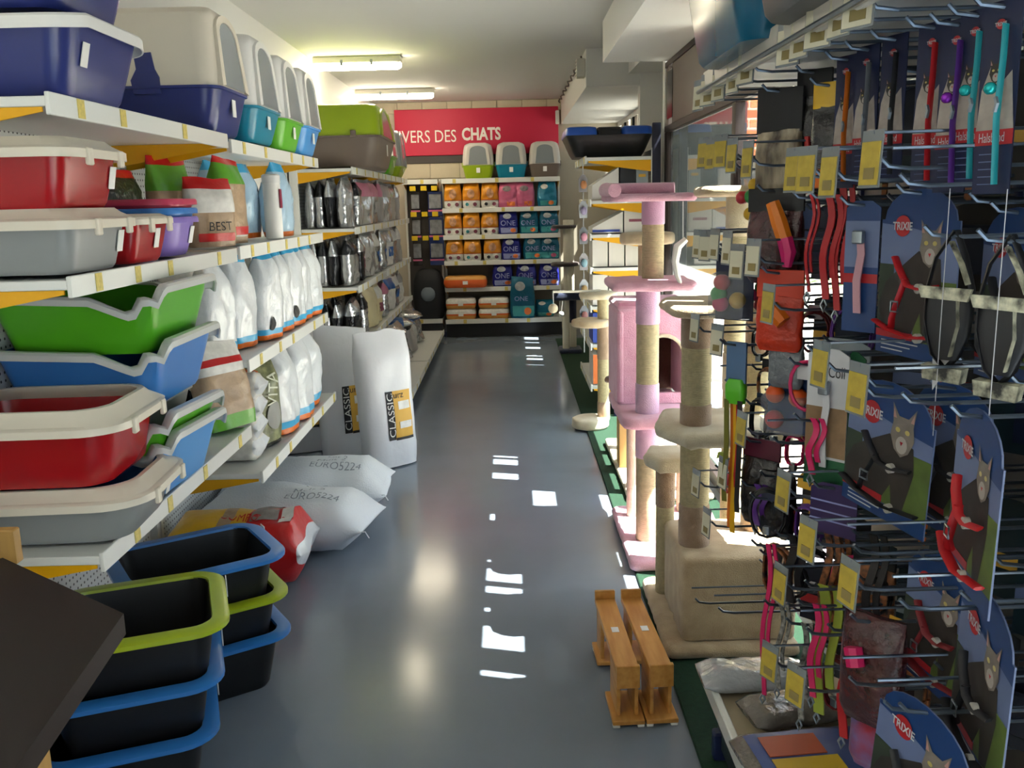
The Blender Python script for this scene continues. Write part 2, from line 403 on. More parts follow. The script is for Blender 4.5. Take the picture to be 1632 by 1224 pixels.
A1 = shelf_unit('nearest white shelf bay, holding litter trays, by the counter', 2.26, 3.67, -1.55, [(1.88, .45), (1.44, .45), (.715, .45)], ztop=1.95, lab_seed=4)
A2 = shelf_unit('second white shelf bay, holding white litter bags, past the trays', 3.71, 5.38, -1.55, [(1.865, .45), (1.445, .45), (.98, .45), (.50, .47)], ztop=1.95, lab_seed=7)
F1 = shelf_unit('first far white shelf bay, holding silver foil bags', 6.85, 8.45, -1.58, [(1.875, .43), (1.438, .43), (1.0, .43), (.56, .43), (.15, .78)], ztop=1.95, lab_seed=9)
F2 = shelf_unit('last far white shelf bay against the back corner, holding pale bags', 8.49, 10.55, -1.58, [(1.875, .43), (1.438, .43), (1.0, .43), (.56, .43), (.15, .78)], ztop=1.95, lab_seed=12)
DKBACK = mat('dark_back_panel', '4b4745', .6)
PL0, PL1 = -.79, .61
B1 = shelf_unit('back wall shelf bay, full of bright cat food bags', 0, PL1 - PL0, 0, [(1.875, .36), (1.535, .36), (1.22, .36), (.915, .36), (.60, .36), (.225, .46)], loc=(PL0, 11.33, 0), rotz=0.0, ztop=1.885, back=mat('beige_panel', '8a8277', .6), lab_seed=21)
MB().rbox(0, PL1 - PL0, -.36, -.33, 0, .17, .003).build('plinth', mat('plinth_dark', '2b2c30', .5), B1)
B2 = shelf_unit('corner shelf bay with hanging packs left of the cat food', 0, .42, 0, [(1.875, .36), (.225, .36)], loc=(PL0 - .46, 11.33, 0), rotz=0.0, ztop=1.885, back=DKBACK, lab_seed=22)
MB().rbox(0, .42, -.36, -.33, 0, .17, .003).build('plinth', MATS['plinth_dark'], B2)
R1 = shelf_unit('white shelf bay with yellow brackets by the pillar, holding boxes', 6.62, 7.62, 1.05, [(1.90, .49), (1.60, .46), (1.36, .46), (1.12, .46), (.84, .46), (.56, .46), (.25, .46)], facing=-1, ztop=1.95, lab_seed=31)
MB().rbox(.99, 1.02, -.03, .03, 0, 2.12, .004).build('end_post', mat('post_midnight', '10142c', .6), R1)
# ---------------------------------------------------------------- generic goods
ORD = ['first', 'second', 'third', 'fourth', 'fifth', 'sixth', 'seventh', 'eighth', 'ninth', 'tenth', 'eleventh', 'twelfth', 'thirteenth', 'fourteenth']
class BagShape:
    def __init__(s, w, h, d, seed=0, p=3.0, top=.72, both=False, wob=.16, seal=.012, waist=0.0):
        s.w, s.h, s.d, s.k, s.p, s.top, s.both, s.wob, s.seal, s.waist = w, h, d, seed * 7.13, p, top, both, wob, seal, waist
    def W(s, t):
        b = .93 + .07 * min(1, t / .12)
        if s.both: b *= 1 - .1 * max(0, 1 - t / .1)
        k = max(0, (t - .5) / .5); k = k * k * (3 - 2 * k)
        return s.w * b * (1 - s.waist * k) * (1 + .035 * noise.noise((t * 5, s.k, 1)) + .02 * noise.noise((t * 13, s.k, 4)))
    def D(s, t):
        d = .9 + .1 * min(1, t / .2)
        if t > s.top: q = (t - s.top) / (1 - s.top); d *= (1 - q) ** .8
        if s.both and t < .15: d *= (t / .15) ** .6
        return max(s.d * d, s.seal)
    def y(s, q, t, sg):
        n = noise.noise((q * 1.6, t * 3.1 + s.k, sg * 3 + s.k)) + .5 * noise.noise((q * 4.3 + s.k, t * 7.7, sg * 5)) - .35 * abs(noise.noise((q * 2.6 - t * 3 + s.k, t * 5 + q * 2, sg)))
        lean = s.d * .22 * noise.noise((q * .9, s.k, 7)) * max(0, t - .6) / .4
        return sg * s.D(t) / 2 * max(0, 1 - abs(q) ** s.p) ** (1 / s.p) * (1 + s.wob * n) + lean
    def pt(s, q, t, off=0.0):
        return (q * s.W(t) / 2, s.y(q, t, -1) - off, s.zz(q, t))
    def zz(s, q, t):
        return t * s.h * (1 + (.035 * noise.noise((q * 1.3, s.k, 3)) + .02 * q * sin(s.k)) * max(0, t - .7) / .3)
    def mesh(s, ts, mis=None, M=14):
        qs = [-cos(pi * k / M) for k in range(M + 1)]; rings = []
        for t in ts:
            r = [(q * s.W(t) / 2, s.y(q, t, -1), s.zz(q, t)) for q in qs] + [(q * s.W(t) / 2, s.y(q, t, 1), s.zz(q, t)) for q in qs[::-1][1:-1]]
            rings.append(r)
        return MB().loft(rings, mis=mis)
    def patch(s, q0, q1, t0, t1, off=.003, n=6, m=6):
        mb = MB()
        vs_ = [s.pt(q0 + (q1 - q0) * i / n, t0 + (t1 - t0) * j / m, off) for j in range(m + 1) for i in range(n + 1)]
        return mb.add(vs_, [(j * (n + 1) + i, j * (n + 1) + i + 1, (j + 1) * (n + 1) + i + 1, (j + 1) * (n + 1) + i) for j in range(m) for i in range(n)])
    def oval(s, q, t, rq, rt, off=.0055, n=18, m=4):
        vs_ = [s.pt(q, t, off)] + [s.pt(q + rq * j / m * cos(2 * pi * k / n), t + rt * j / m * sin(2 * pi * k / n), off) for j in range(1, m + 1) for k in range(n)]
        fs_ = [(0, 1 + k, 1 + (k + 1) % n) for k in range(n)] + [(1 + j * n + k, 1 + (j + 1) * n + k, 1 + (j + 1) * n + (k + 1) % n, 1 + j * n + (k + 1) % n) for j in range(m - 1) for k in range(n)]
        return MB().add(vs_, fs_)
    def text(s, body, q, t, h, off=.005, w=None, turn=0, bold=0):
        W_ = s.W(t) / 2
        return text_mb(body, h, lambda x, z: s.pt(q + x / W_, t + z / s.h, off), w, bold, turn)

_bag_cache = {}
def bag(label, w, h, d, bands, loc, rot=0.0, seed=0, patches=(), ovals=(), texts=(), name='litter_bag', cat='bag', group=None, key=None, **kw):
    """bands = [(t_from, material)] bottom up; patches = [(q0,q1,t0,t1,material,name)]; texts = [(body,q,t,h,material,w,turn)]"""
    if key and key in _bag_cache:
        return copy_tree(_bag_cache[key], loc, rot, label, group)
    t = thing(name, label, cat, loc, rot, group); S = BagShape(w, h, d, seed, **kw)
    ts = sorted(set([0, .015, .05, .1, .15, .2, .26, .32, .38, .44, .5, .56, .62, .68, .74, .8, .85, .9, .94, .975, 1.0] + [b[0] for b in bands]))
    mats = [b[1] for b in bands]; mis = []
    for a, b in zip(ts[:-1], ts[1:]):
        mis.append(max(i for i, bb in enumerate(bands) if bb[0] <= a + 1e-6))
    S.mesh(ts, mis).build('film', mats, t, smooth=60)
    for i_, (q0, q1, t0, t1, m, nm) in enumerate(patches): S.patch(q0, q1, t0, t1, .003 + .001 * i_, 10, 10).build(nm, m, t, smooth=60)
    for q, tt, rq, rt, m, nm in ovals: S.oval(q, tt, rq, rt).build(nm, m, t, smooth=60)
    for body, q, tt, hh, m, ww, turn in texts: S.text(body, q, tt, hh, .009, ww, turn).build('lettering', m, t, smooth=0)
    if key: _bag_cache[key] = t
    return t

def tub_mb(hx, hy, h, taper=.86, r=.05, th=.004, n=5, lift=None):
    """open tub: outer wall, inner wall, floor"""
    f = lift or (lambda x, y: 0.0)
    R = lambda k, z, d, up: [(x * k, y * k, z + (f(x, y) * up)) for x, y in rrect(hx - d, hy - d, r, n)]
    kk = lambda s: taper + (1 - taper) * s
    rings = [R(kk(0) * .96, 0, 0, 0), R(kk(0), .012, 0, 0), R(kk(.5), h * .5, 0, .3), R(1, h, 0, 1), R(1, h, th, 1), R(kk(.5), h * .5, th, .3), R(kk(0), th + .008, th, 0)]
    return MB().loft(rings)
def rim_mb(hx, hy, z, wid=.02, drop=.018, r=.05, n=5, lift=None, inner=.0):
    f = lift or (lambda x, y: 0.0)
    R = lambda d, zz: [(x, y, zz + f(x, y)) for x, y in rrect(hx + d, hy + d, max(r + d, .01), n)]
    rings = [R(-inner, z - .003), R(-inner + .003, z + .005), R(wid * .7, z + .006), R(wid, z), R(wid, z - drop), R(wid - .004, z - drop), R(wid - .005, z - .003), R(-inner, z - .003)]
    return MB().loft(rings, cap0=False, cap1=False)
def tray(label, hx, hy, h, col, rimcol, loc, rot=0.0, taper=.88, wid=.022, drop=.02, r=.06, lift=None, latch=False, name='litter_tray', group=None, inner=0.0, sticker=None, high=0, tilt=(0, 0)):
    t = thing(name, label, 'litter tray', loc, (tilt[0], tilt[1], rot), group)
    tub_mb(hx, hy, h, taper, r, lift=lift, n=7).build('tub', col, t)
    rm = rim_mb(hx, hy, h, wid, drop, r, 7, lift, inner); rm.build('rim', rimcol, t)
    if high:    # a tall sloped collar on top of the tub
        R = lambda d, z: [(x, y, z) for x, y in rrect(hx - d, hy - d, r, 7)]
        MB().loft([R(-wid * .8, h), R(.004, h + high * .6), R(.016, h + high), R(.03, h + high), R(.03, h + high * .9), R(.02, h + high * .5), R(.005, h)], cap0=False, cap1=False).build('collar', rimcol, t)
    if latch:
        for s in (-1, 1):
            l = MB().rbox(-.014, .014, -hy - wid - .006, -hy - wid + .006, h - .04, h + .004, .003).build('latch', rimcol, t, loc=(s * hx * .55, 0, 0))
    if sticker:
        MB().box(-.018, .018, -.002, 0, -.03, .03).build('barcode_sticker', PAPER, t, loc=(sticker[0], -hy * (taper + (1 - taper) * .55) - .003, h * .55), rot=(math.atan(hy * (1 - taper) / h), 0, 0))
    return t

def hood_box(label, W, L, H, basec, hoodc, doorc, loc, rot=0.0, zb=.4, clip=None, side_clip=False, name='hooded_litter_box', group='hooded litter boxes', door=True, r=.06, arch=.35, key=None):
    """front (door) faces local -y"""
    if key and key in _bag_cache: return copy_tree(_bag_cache[key], loc, rot, label, group)
    t = thing(name, label, 'litter box', loc, rot, group); z1 = H * zb; hx, hy = W / 2, L / 2
    R = lambda k, z: [(x * k, y * k, z) for x, y in rrect(hx, hy, r, 5)]
    MB().loft([R(.80, 0), R(.84, .012), R(.93, z1 * .6), R(.985, z1 - .012), R(1.02, z1 - .01), R(1.02, z1)]).build('base', basec, t)
    rings = []
    for k in range(13):
        q = k / 12; z = z1 + (H - z1) * (1 - (1 - q) ** 1.25)
        sx = (1 - arch * q ** 2.2) * (1 if q < .9 else 1 - (q - .9) * 1.6); sy0 = 1 - .10 * q; sy1 = 1 - .22 * q ** 2
        if q > .85: sx *= 1 - (q - .85) * 1.2; sy0 *= 1 - (q - .85) * .5; sy1 *= 1 - (q - .85) * .7
        rings.append([(x * sx, y * (sy0 if y < 0 else sy1), z) for x, y in rrect(hx * .985, hy * .985, r, 5)])
    MB().loft(rings).build('hood', hoodc, t)
    # front frame and flap follow the sloping front
    def arch_poly(w0, w1, za, zt, n=10):
        P = [(-w0, za)]
        for k in range(n + 1):
            a = pi - pi * k / n; P.append((w1 * cos(a), zt - w1 * .55 + w1 * .55 * sin(a)))
        return P + [(w0, za)]
    lean = .10 * hy / (H - z1)
    def front(mb, name_, m, off):
        mb.v = [(x, y - hy * .985 - off + max(0, z - z1) * lean, z) for x, y, z in mb.v]; return mb.build(name_, m, t, smooth=50)
    if door:
        P = arch_poly(hx * .60, hx * .50, z1 + .008, z1 + (H - z1) * .86)
        front(MB().slab(P, -.006, .004), 'door_flap', doorc, .004)
        Q = arch_poly(hx * .80, hx * .66, z1 + .002, z1 + (H - z1) * .95); n = len(P)
        fr_ = MB(); fr_.add([(x, -.012, z) for x, z in Q] + [(x, -.012, z) for x, z in P] + [(x, .02, z) for x, z in Q] + [(x, .004, z) for x, z in P],
                            [(i, i + 1, i + 1 + n, i + n) for i in range(n - 1)] + [(i + 2 * n, i + 1 + 2 * n, i + 1, i) for i in range(n - 1)] + [(i + n, i + 1 + n, i + 1 + 3 * n, i + 3 * n) for i in range(n - 1)])
        front(fr_, 'door_frame', hoodc, .002)
    MB().box(-.022, .022, -hy * .955 - .006, -hy * .955 - .003, z1 * .42, z1 * .8).build('barcode_sticker', PAPER, t)
    cm = clip or basec
    for s in (-1, 1):
        for yy in ((0.0,) if side_clip else (-.35, .35)):
            if side_clip:
                P = [(-.05, z1 - .03), (.05, z1 - .03), (.058, z1 + .02), (.035, z1 + .06), (.04, z1 + .115), (-.025, z1 + .12), (-.035, z1 + .06), (-.05, z1 + .03)]
                m_ = MB(); n = len(P)
                m_.slab(P, -.006, .006); m_.v = [(s * hx * .99 * (1 - .015 * (z > z1 + .04)) + y * s, x, z) for x, y, z in m_.v]
                m_.build('clip', cm, t)
            else:
                MB().rbox(-.008, .010, -.02, .02, z1 - .02, z1 + .035, .003).build('clip', cm, t, loc=(s * hx, yy * hy * 1.2, 0))
    if key: _bag_cache[key] = t
    return t

PL = lambda n, c, r=.3, **k: mat('plastic_' + n, c, r, **k)
NAVY = PL('navy', '2a3474', .28); CREAM = PL('cream', 'dcd4c4', .42); WHITEP = PL('white', 'e2e2e0', .35); TEAL = PL('teal', '1282a0', .28)
LIME = PL('lime', '9bb51c', .32); GREENP = PL('green', '63b62c', .32); BLUEP = PL('sky_blue', '4a97dc', .3); TAUPE = PL('taupe', '75685f', .4)
REDP = PL('red', 'a3141c', .25); GREYP = PL('grey', '8d9192', .35); PURPLE = PL('purple', '8a72c4', .35); PINKP = PL('rose', 'c23a5c', .35)
BLUE2 = PL('mid_blue', '3a7cc8', .3); DARKP = PL('charcoal', '17171a', .4); SMOKE = PL('smoke', '8b9298', .15, coat=.3); GREEN2 = PL('leaf_green', '55ad22', .3)
DKGREY = PL('dark_grey', '40454b', .35)

# ---- left, top shelf of the nearest bays (z 1.88)
ZT = 1.885
FX = pi / 2    # local front -> +x
for i, (z, lb) in enumerate(((ZT, 'navy litter tray with white rim, lower one of two beside the cream hood'), (ZT + .205, 'navy litter tray on top of the stack by the ceiling, white rim'))):
    tr = tray(lb, .23, .25, .185, NAVY, WHITEP, (-1.29, 2.53, z), FX, taper=.82, wid=.02, drop=.028, r=.07, group='stacked navy litter trays', lift=lambda x, y: .018 * cos(x * 9) , sticker=(-.12,) if i == 0 else None)
hood_box('huge cream hooded litter box with navy base and shaped side clip', .44, .53, .47, NAVY, CREAM, SMOKE, (-1.35, 3.80, ZT), FX, zb=.37, side_clip=True, arch=.16, r=.07)
hood_box('white hooded litter box with teal base on the top left shelf', .46, .5, .46, TEAL, WHITEP, SMOKE, (-1.33, 4.32, ZT), FX, zb=.33, arch=.2)
hood_box('white hooded litter box with bright green base on the top left shelf', .44, .5, .46, GREENP, WHITEP, SMOKE, (-1.33, 4.82, ZT - .01), FX, zb=.33, arch=.22, clip=DKGREY)
hood_box('white hooded litter box with sky blue base at the shelf end', .40, .52, .46, BLUEP, WHITEP, SMOKE, (-1.33, 5.24, ZT - .01), FX, zb=.33, arch=.22, clip=DKGREY)

# ---- second shelf (z 1.44)
Z2 = 1.445
tray('grey litter tray with cream rim under a red one, second shelf', .175, .235, .135, GREYP, CREAM, (-1.315, 2.46, Z2), FX, wid=.03, drop=.022, r=.05, latch=True, sticker=(.12,), high=.03)
tray('red litter tray with cream rim on a grey one, second shelf', .17, .235, .145, REDP, CREAM, (-1.315, 2.45, Z2 + .165), FX, wid=.03, drop=.022, r=.05, latch=True, sticker=(.12,), high=.03)
tray('small red litter tray with cream rim beside purple tubs', .13, .235, .13, REDP, CREAM, (-1.315, 2.82, Z2), FX, wid=.018, drop=.016, r=.03, latch=True, sticker=(.03,), high=.015)
for i, (c, lb, z) in enumerate(((PURPLE, 'purple washing up tub, lowest of three nested on second shelf', 0), (BLUE2, 'blue tub nested between the purple and rose ones', .03), (PINKP, 'rose tub on top of the nested blue and purple tubs', .06))):
    tray(lb, .15, .22, .125, c, c, (-1.33, 3.20, Z2 + z), FX, taper=.86, wid=.014, drop=.014, r=.10, name='plastic_tub', group='nested plastic tubs', sticker=(.05,) if i == 0 else None)

# ---- bottom shelf stack of trays (z .715)
ZS = .72
tray('grey litter tray with wide cream rim, lowest on the near shelf', .21, .27, .125, GREYP, CREAM, (-1.30, 2.51, ZS), FX + .06, wid=.035, drop=.02, r=.10, latch=True, sticker=(.12,), high=.03)
tray('open red litter tray with wide cream rim on a grey tray', .205, .25, .17, REDP, CREAM, (-1.31, 2.49, ZS + .162), FX + .04, wid=.035, drop=.02, r=.09, latch=True, high=.04)
def zig(hx, hy):
    P = [(-1.0, .015), (.25, .0), (.55, -.035), (.70, -.05), (.84, .012), (.93, -.022), (1.0, .03)]
    def f(x, y):
        q = -y / hy
        for (a, b), (c, d) in zip(P[:-1], P[1:]):
            if q <= c: return b + (d - b) * max(0, (q - a)) / (c - a)
        return P[-1][1]
    return f
def zig_tray(label, col, z, y, tilt=0.0, x=-1.30):
    hx, hy, h, r = .25, .255, .17, .05; f = zig(hx, hy)
    t = thing('litter_tray', label, 'litter tray', (x, y, z), (0, tilt, FX), 'zigzag rimmed litter trays')
    def per(d):
        base = rrect(hx + d, hy + d, r + d if d > -r else .01, 4); out = []
        for i, (p, q) in enumerate(base):
            p2, q2 = base[(i + 1) % len(base)]; n = max(1, int(math.hypot(p2 - p, q2 - q) / .02))
            out += [(p + (p2 - p) * k / n, q + (q2 - q) * k / n) for k in range(n)]
        return out
    P = per(0)
    R = lambda s, zz, up, d=0: [(a * s * (hx - d) / hx, b * s * (hy - d) / hy, zz + up * f(a, b)) for a, b in P]
    MB().loft([R(.80, 0, 0), R(.83, .012, 0), R(.91, h * .5, .2), R(1, h, 1), R(1, h, 1, .004), R(.91, h * .5, .2, .004), R(.82, .014, 0, .004)]).build('tub', col, t)
    Q = lambda d, zz: [(a * (hx + d) / hx, b * (hy + d) / hy, h + zz + f(a, b)) for a, b in P]
    MB().loft([Q(-.004, 0), Q(-.002, .009), Q(.022, .009), Q(.030, .002), Q(.031, -.016), Q(.026, -.016), Q(.022, -.002), Q(-.004, 0)], cap0=False, cap1=False).build('rim', mat('rim_pale_grey', 'c3c6c6', .35), t)
    return t
zig_tray('sky blue zigzag rimmed tray at the bottom of the stack', BLUEP, ZS + .0, 2.90, 0.05)
zig_tray('green zigzag rimmed tray nested second from the bottom', GREEN2, ZS + .065, 2.89, 0.05)
zig_tray('mid blue zigzag rimmed tray under the top green one', BLUE2, ZS + .29, 2.92, 0.0)
zig_tray('bright green zigzag rimmed tray on top of the stack', GREEN2, ZS + .455, 2.92, 0.0)
fillers = [tray('pale grey tray carrying the upper zigzag trays', .2, .2, .1, GREYP, GREYP, (-1.33, 2.97, ZS + .18), FX, wid=.01, drop=.01)]

# ---- black bins on the floor
def bin_(label, rimc, loc, rot, hx=.20, hy=.17, h=.20):
    t = thing('black_bin', label, 'bin', loc, rot, 'black bins with coloured rims')
    tub_mb(hx, hy, h, .84, .06, n=6).build('tub', DARKP, t)
    rim_mb(hx, hy, h, .042, .012, .06, 6, None, .006).build('rim', rimc, t)
    MB().box(-.02, .02, -hy - .047, -hy - .044, h - .05, h + .004).build('paper_tag', PAPER, t, loc=(hx * .7, 0, 0))
    return t
RBLUE = PL('rim_blue', '2f78c2', .3); RLIME = PL('rim_lime', 'a3b620', .3)
for i, (z, m, lb) in enumerate(((0.0, RBLUE, 'lowest black bin with blue rim beside the counter'), (.15, RBLUE, 'middle black bin with blue rim beside the counter'), (.30, RLIME, 'top black bin with lime rim beside the counter'))):
    bin_(lb, m, (-1.07 - .02 * (2 - i), 2.385 - .02 * (2 - i), z), FX + radians(20), .185, .20)
for i, (z, m, lb) in enumerate(((0.0, RBLUE, 'lowest black bin with blue rim under the shelf lip'), (.15, RLIME, 'middle black bin with lime rim under the shelf lip'), (.30, RBLUE, 'top black bin with blue rim under the shelf lip'))):
    bin_(lb, m, (-1.075, 2.865, z * .92), FX + radians(33), .17, .225)
# ---------------------------------------------------------------- bagged goods
def lie(rz, roll=0.0):
    """lay a standing bag on its back, head towards local -y"""
    m = Matrix.Rotation(rz, 3, 'Z') @ Matrix(((-1, 0, 0), (0, 0, -1), (0, -1, 0))) @ Matrix.Rotation(roll, 3, 'Z'); return tuple(m.to_euler())
FILMW = mat('film_white', 'd6dade', .28, bump=.5, bscale=14, coat=.3)
FILMB = mat('film_ice', 'a9c6dc', .25, bump=.5, bscale=14, coat=.3)
SKY = mat('film_sky', '3fa6d6', .28, bump=.3, bscale=14)
ORG = mat('film_orange', 'e0701c', .3, bump=.3, bscale=14)
BEIGE = mat('film_beige', 'b79b7c', .35, bump=.4, bscale=20, var=.25, vscale=20)
GRN = mat('film_green', '5ea32e', .3, bump=.3, bscale=14); REDF = mat('film_red', 'c0181c', .3, bump=.3, bscale=14)
YELF = mat('film_yellow', 'e0b21c', .3, bump=.3, bscale=14)
BLKF = mat('film_black', '15161a', .25, bump=.5, bscale=18, coat=.3)
FOIL = mat('film_silver', 'c6c8cb', .22, metal=.85, bump=.7, bscale=16)
FOILD = mat('film_gunmetal', '2a2b2f', .22, metal=.6, bump=.7, bscale=16)
PINKF = mat('film_pink', 'c87b94', .35, bump=.4, bscale=16); GREYF = mat('film_grey', 'a9a6a4', .35, bump=.4, bscale=16)
CAMO = mat('film_camo', '8c8f62', .35, bump=.4, bscale=16, var=.5, vscale=18, col2='3a4028')
BLUEF = mat('film_blue', '2a5fa8', .28, bump=.4, bscale=16); CREAMF = mat('film_cream', 'd3c69c', .35, bump=.4, bscale=16)
GOLD = mat('film_gold', 'e39c26', .3, bump=.5, bscale=18, var=.25, vscale=9, col2='cc7c18')
PNK2 = mat('film_rose', 'd56a90', .3, bump=.5, bscale=18, var=.2, vscale=9)
TEALF = mat('film_teal', '1c7796', .25, metal=.2, bump=.6, bscale=18); NAVYF = mat('film_navy', '262a86', .25, metal=.2, bump=.6, bscale=18)
TEAL2 = mat('film_sea', '17607c', .25, metal=.2, bump=.6, bscale=18)
TAN = mat('print_tan', 'c49a6a', .5, var=.4, vscale=25); DOTW = mat('print_white', 'e8e6e0', .5, var=.2, vscale=30); DOTP = mat('print_plum', '8c4a5e', .5); ORP = mat('print_orange', 'e77a3c', .5)
LILAC = mat('print_lilac', '8f96c8', .5); MINT = mat('print_mint', '3f9aa0', .5); BLKP = mat('print_black', '1c1c1e', .6); YELP = mat('print_yellow', 'dca93a', .5)

# second bay, second shelf
y = 3.60
bag('clear bag of bedding with green header leaning behind the purple tub', .20, .36, .10, [(0, BEIGE), (.62, GRN), (.9, REDF)], (-1.36, 3.72, 1.45), FX - .4, 3, group='bedding bags', patches=[(-.8, .8, .1, .3, REDF, 'print_band'), (-.8, .8, .3, .48, DOTW, 'print_band')], texts=[('BEST', 0, .39, .04, BLKP, None, 0)])
bag('sawdust bag with red print standing at the shelf edge', .20, .27, .11, [(0, BEIGE), (.5, DOTW), (.84, REDF)], (-1.20, 3.72, 1.45), FX - .75, 5, group='bedding bags', patches=[(-.8, .8, .08, .2, REDF, 'print_band')], texts=[('BEST', .1, .30, .035, BLKP, None, 0)])
bag('tall bedding bag with green top between sawdust and white tin', .22, .36, .12, [(0, BEIGE), (.08, DOTW), (.2, BEIGE), (.7, GRN), (.93, REDF)], (-1.22, 4.02, 1.45), FX - .2, 6, group='bedding bags', patches=[(-.7, .7, .1, .2, REDF, 'print_band')])
bag('dark green bag at the back of the second shelf', .34, .30, .12, [(0, mat('film_olive', '29331f', .3, bump=.5)), (.9, REDF)], (-1.45, 3.42, 1.45), FX, 7, group='bedding bags')
can = thing('white_tin', 'tall white tin beside an ice blue bag, second shelf', 'tin', (-1.15, 4.52, 1.446))
MB().lathe([(.036, 0), (.042, .006), (.042, .285), (.036, .292)], n=18).build('body', PAPER, can)
MB().lathe([(.044, .27), (.044, .305), (.036, .312)], n=18).build('lid', WHITEP, can); MB().box(.040, .044, -.02, .02, .15, .24).build('print', mat('print_crimson', '8a1c3c', .5), can)
for i, (x, y, lb) in enumerate(((-1.21, 4.85, 'ice blue litter bag with orange foot, nearest the aisle, second shelf'), (-1.35, 4.72, 'ice blue litter bag tucked behind the white tin'), (-1.4, 4.42, 'blue topped litter bag at the back behind the tin'))):
    bag(lb, .24, .37, .12, [(0, ORG), (.07, FILMB), (.88, SKY)], (x, y, 1.45), FX - .2, 11 + i, group='ice blue litter bags', waist=.4, wob=.3)
# third shelf (z .98): tall white litter bags
ZL = .985
spots = [(-1.27, 3.86), (-1.24, 4.10), (-1.18, 4.35), (-1.19, 4.60), (-1.18, 4.83), (-1.19, 5.05), (-1.18, 5.26)]
for i, (x, y) in enumerate(spots):
    bag(ORD[i] + ' white litter bag from the near end, third shelf', .22, .42, .13, [(0, ORG), (.055, SKY), (.12, FILMW), (.90, SKY)], (x, y, ZL), FX - .25, 20 + i, group='tall white litter bags', waist=.5, wob=.3, ovals=[(-.45, .18, .22, .08, BLKP, 'print')] if i in (2, 4) else ())
bag('beige printed bag at the near end of the third shelf', .22, .36, .12, [(0, BEIGE), (.2, SKY), (.4, BEIGE), (.8, DOTW)], (-1.42, 3.92, ZL), FX - .5, 31, group='mixed bags on the third shelf')
bag('sky blue bag behind the green trays on the third shelf', .24, .38, .1, [(0, SKY), (.5, SKY)], (-1.43, 4.28, ZL), FX - .3, 32, group='mixed bags on the third shelf')
bag('red and green bag at the back of the third shelf', .2, .36, .1, [(0, GRN), (.4, REDF), (.75, GRN)], (-1.44, 4.6, ZL), FX - .3, 33, group='mixed bags on the third shelf')
# bay 2 bottom shelf (z .50)
ZB = .505
bag('leaning clear bag of wood chips with green foot, lower shelf', .26, .36, .12, [(0, GRN), (.16, BEIGE), (.62, DOTW), (.72, REDF), (.8, DOTW)], (-1.16, 3.62, .72), (radians(-12), 0, FX - .5), 41, group='lower shelf bags')
for i in range(4):
    bag(ORD[i] + ' white roll of pet food from the bottom of the pile', .20, .30, .12, [(0, FILMW), (.06, DOTW), (.94, FILMW)], (-1.42 + .008 * i, 3.93, ZB + .055 + .092 * i), lie(FX), 44 + i, both=True, top=.9, name='pet_food_roll', cat='roll', group='white rolls in a pile', ovals=[(.0, .78, .5, .14, ORP, 'print')], texts=[('Auto Bonbons', .0, .45, .02, BLKP, .12, 90)], p=2.2)
bag('black backed olive camouflage bag on the lower shelf', .22, .43, .14, [(0, BLKF), (.04, CAMO), (.9, CAMO)], (-1.19, 4.17, ZB), FX - .3, 52, group='lower shelf bags', ovals=[(.1, .33, .5, .16, mat('print_stone', '8d8d88', .5), 'print')], texts=[('VITA', .0, .62, .07, mat('print_pale', 'd5d9c4', .5), .16, 80)])
bag('black bag at the back of the lower shelf', .26, .4, .14, [(0, BLKF), (.5, BLKF)], (-1.43, 4.1, ZB), FX, 53, group='lower shelf bags')
for i, (x, y, lb) in enumerate(((-1.16, 4.42, 'white litter bag with orange foot beside the camouflage bag'), (-1.15, 4.72, 'white litter bag with orange foot, second on the lower shelf'), (-1.17, 5.02, 'white litter bag with orange foot, last on the lower shelf'))):
    bag(lb, .25, .44, .14, [(0, ORG), (.06, SKY), (.14, FILMW), (.92, FILMW)], (x, y, ZB), FX - .25, 55 + i, group='lower shelf white litter bags', waist=.38, wob=.3)

# sacks on the floor
SACK = mat('woven_sack', 'dfe6ee', .5, bump=.25, bscale=120)
SACKT = mat('sack_print', '8f99a6', .6)
def sack(label, loc, rot, seed, w=.46, h=.86, d=.26, print_=True):
    t = bag(label, w, h, d, [(0, SACK), (.5, SACK)], loc, rot, seed, both=True, top=.86, wob=.22, p=2.3, name='white_sack', cat='sack', group='white sacks lying on the floor',
            texts=[('EURO5224', .46, .70, .045, SACKT, .26, 90), ('Mult 2', .16, .66, .035, SACKT, .15, 90), ('Lot 2', -.12, .68, .03, SACKT, .10, 90)] if print_ else ())
    m = MB(); m.tube([(w * .46, 0, h * .99), (w * .5, -.01, h * 1.02), (w * .5, .02, h * 1.04)], .003, 5).build('tie_string', SACK, t)
    return t
sack('white woven sack lying highest, behind the other sack', (-1.52, 4.66, .16), lie(FX - .06), 61)
sack('white woven sack lying in front, corner hanging into the aisle', (-1.53, 4.20, .15), lie(FX - .10), 64)
bag('red and white bag with yellow end lying by the black bins', .36, .64, .30, [(0, FILMW), (.04, YELF), (.42, BEIGE), (.50, YELF), (.6, REDF), (.97, FILMW)], (-1.53, 3.73, .16), lie(FX + .0), 67, both=True, top=.9, name='compost_bag', p=2.6,
    patches=[(-.75, .3, .62, .8, mat('print_greyphoto', '9a9490', .5, var=.4, vscale=25), 'print'), (-.2, .5, .82, .9, DOTW, 'print')], texts=[('COMPO', .2, .555, .05, REDF, .16, 90)])
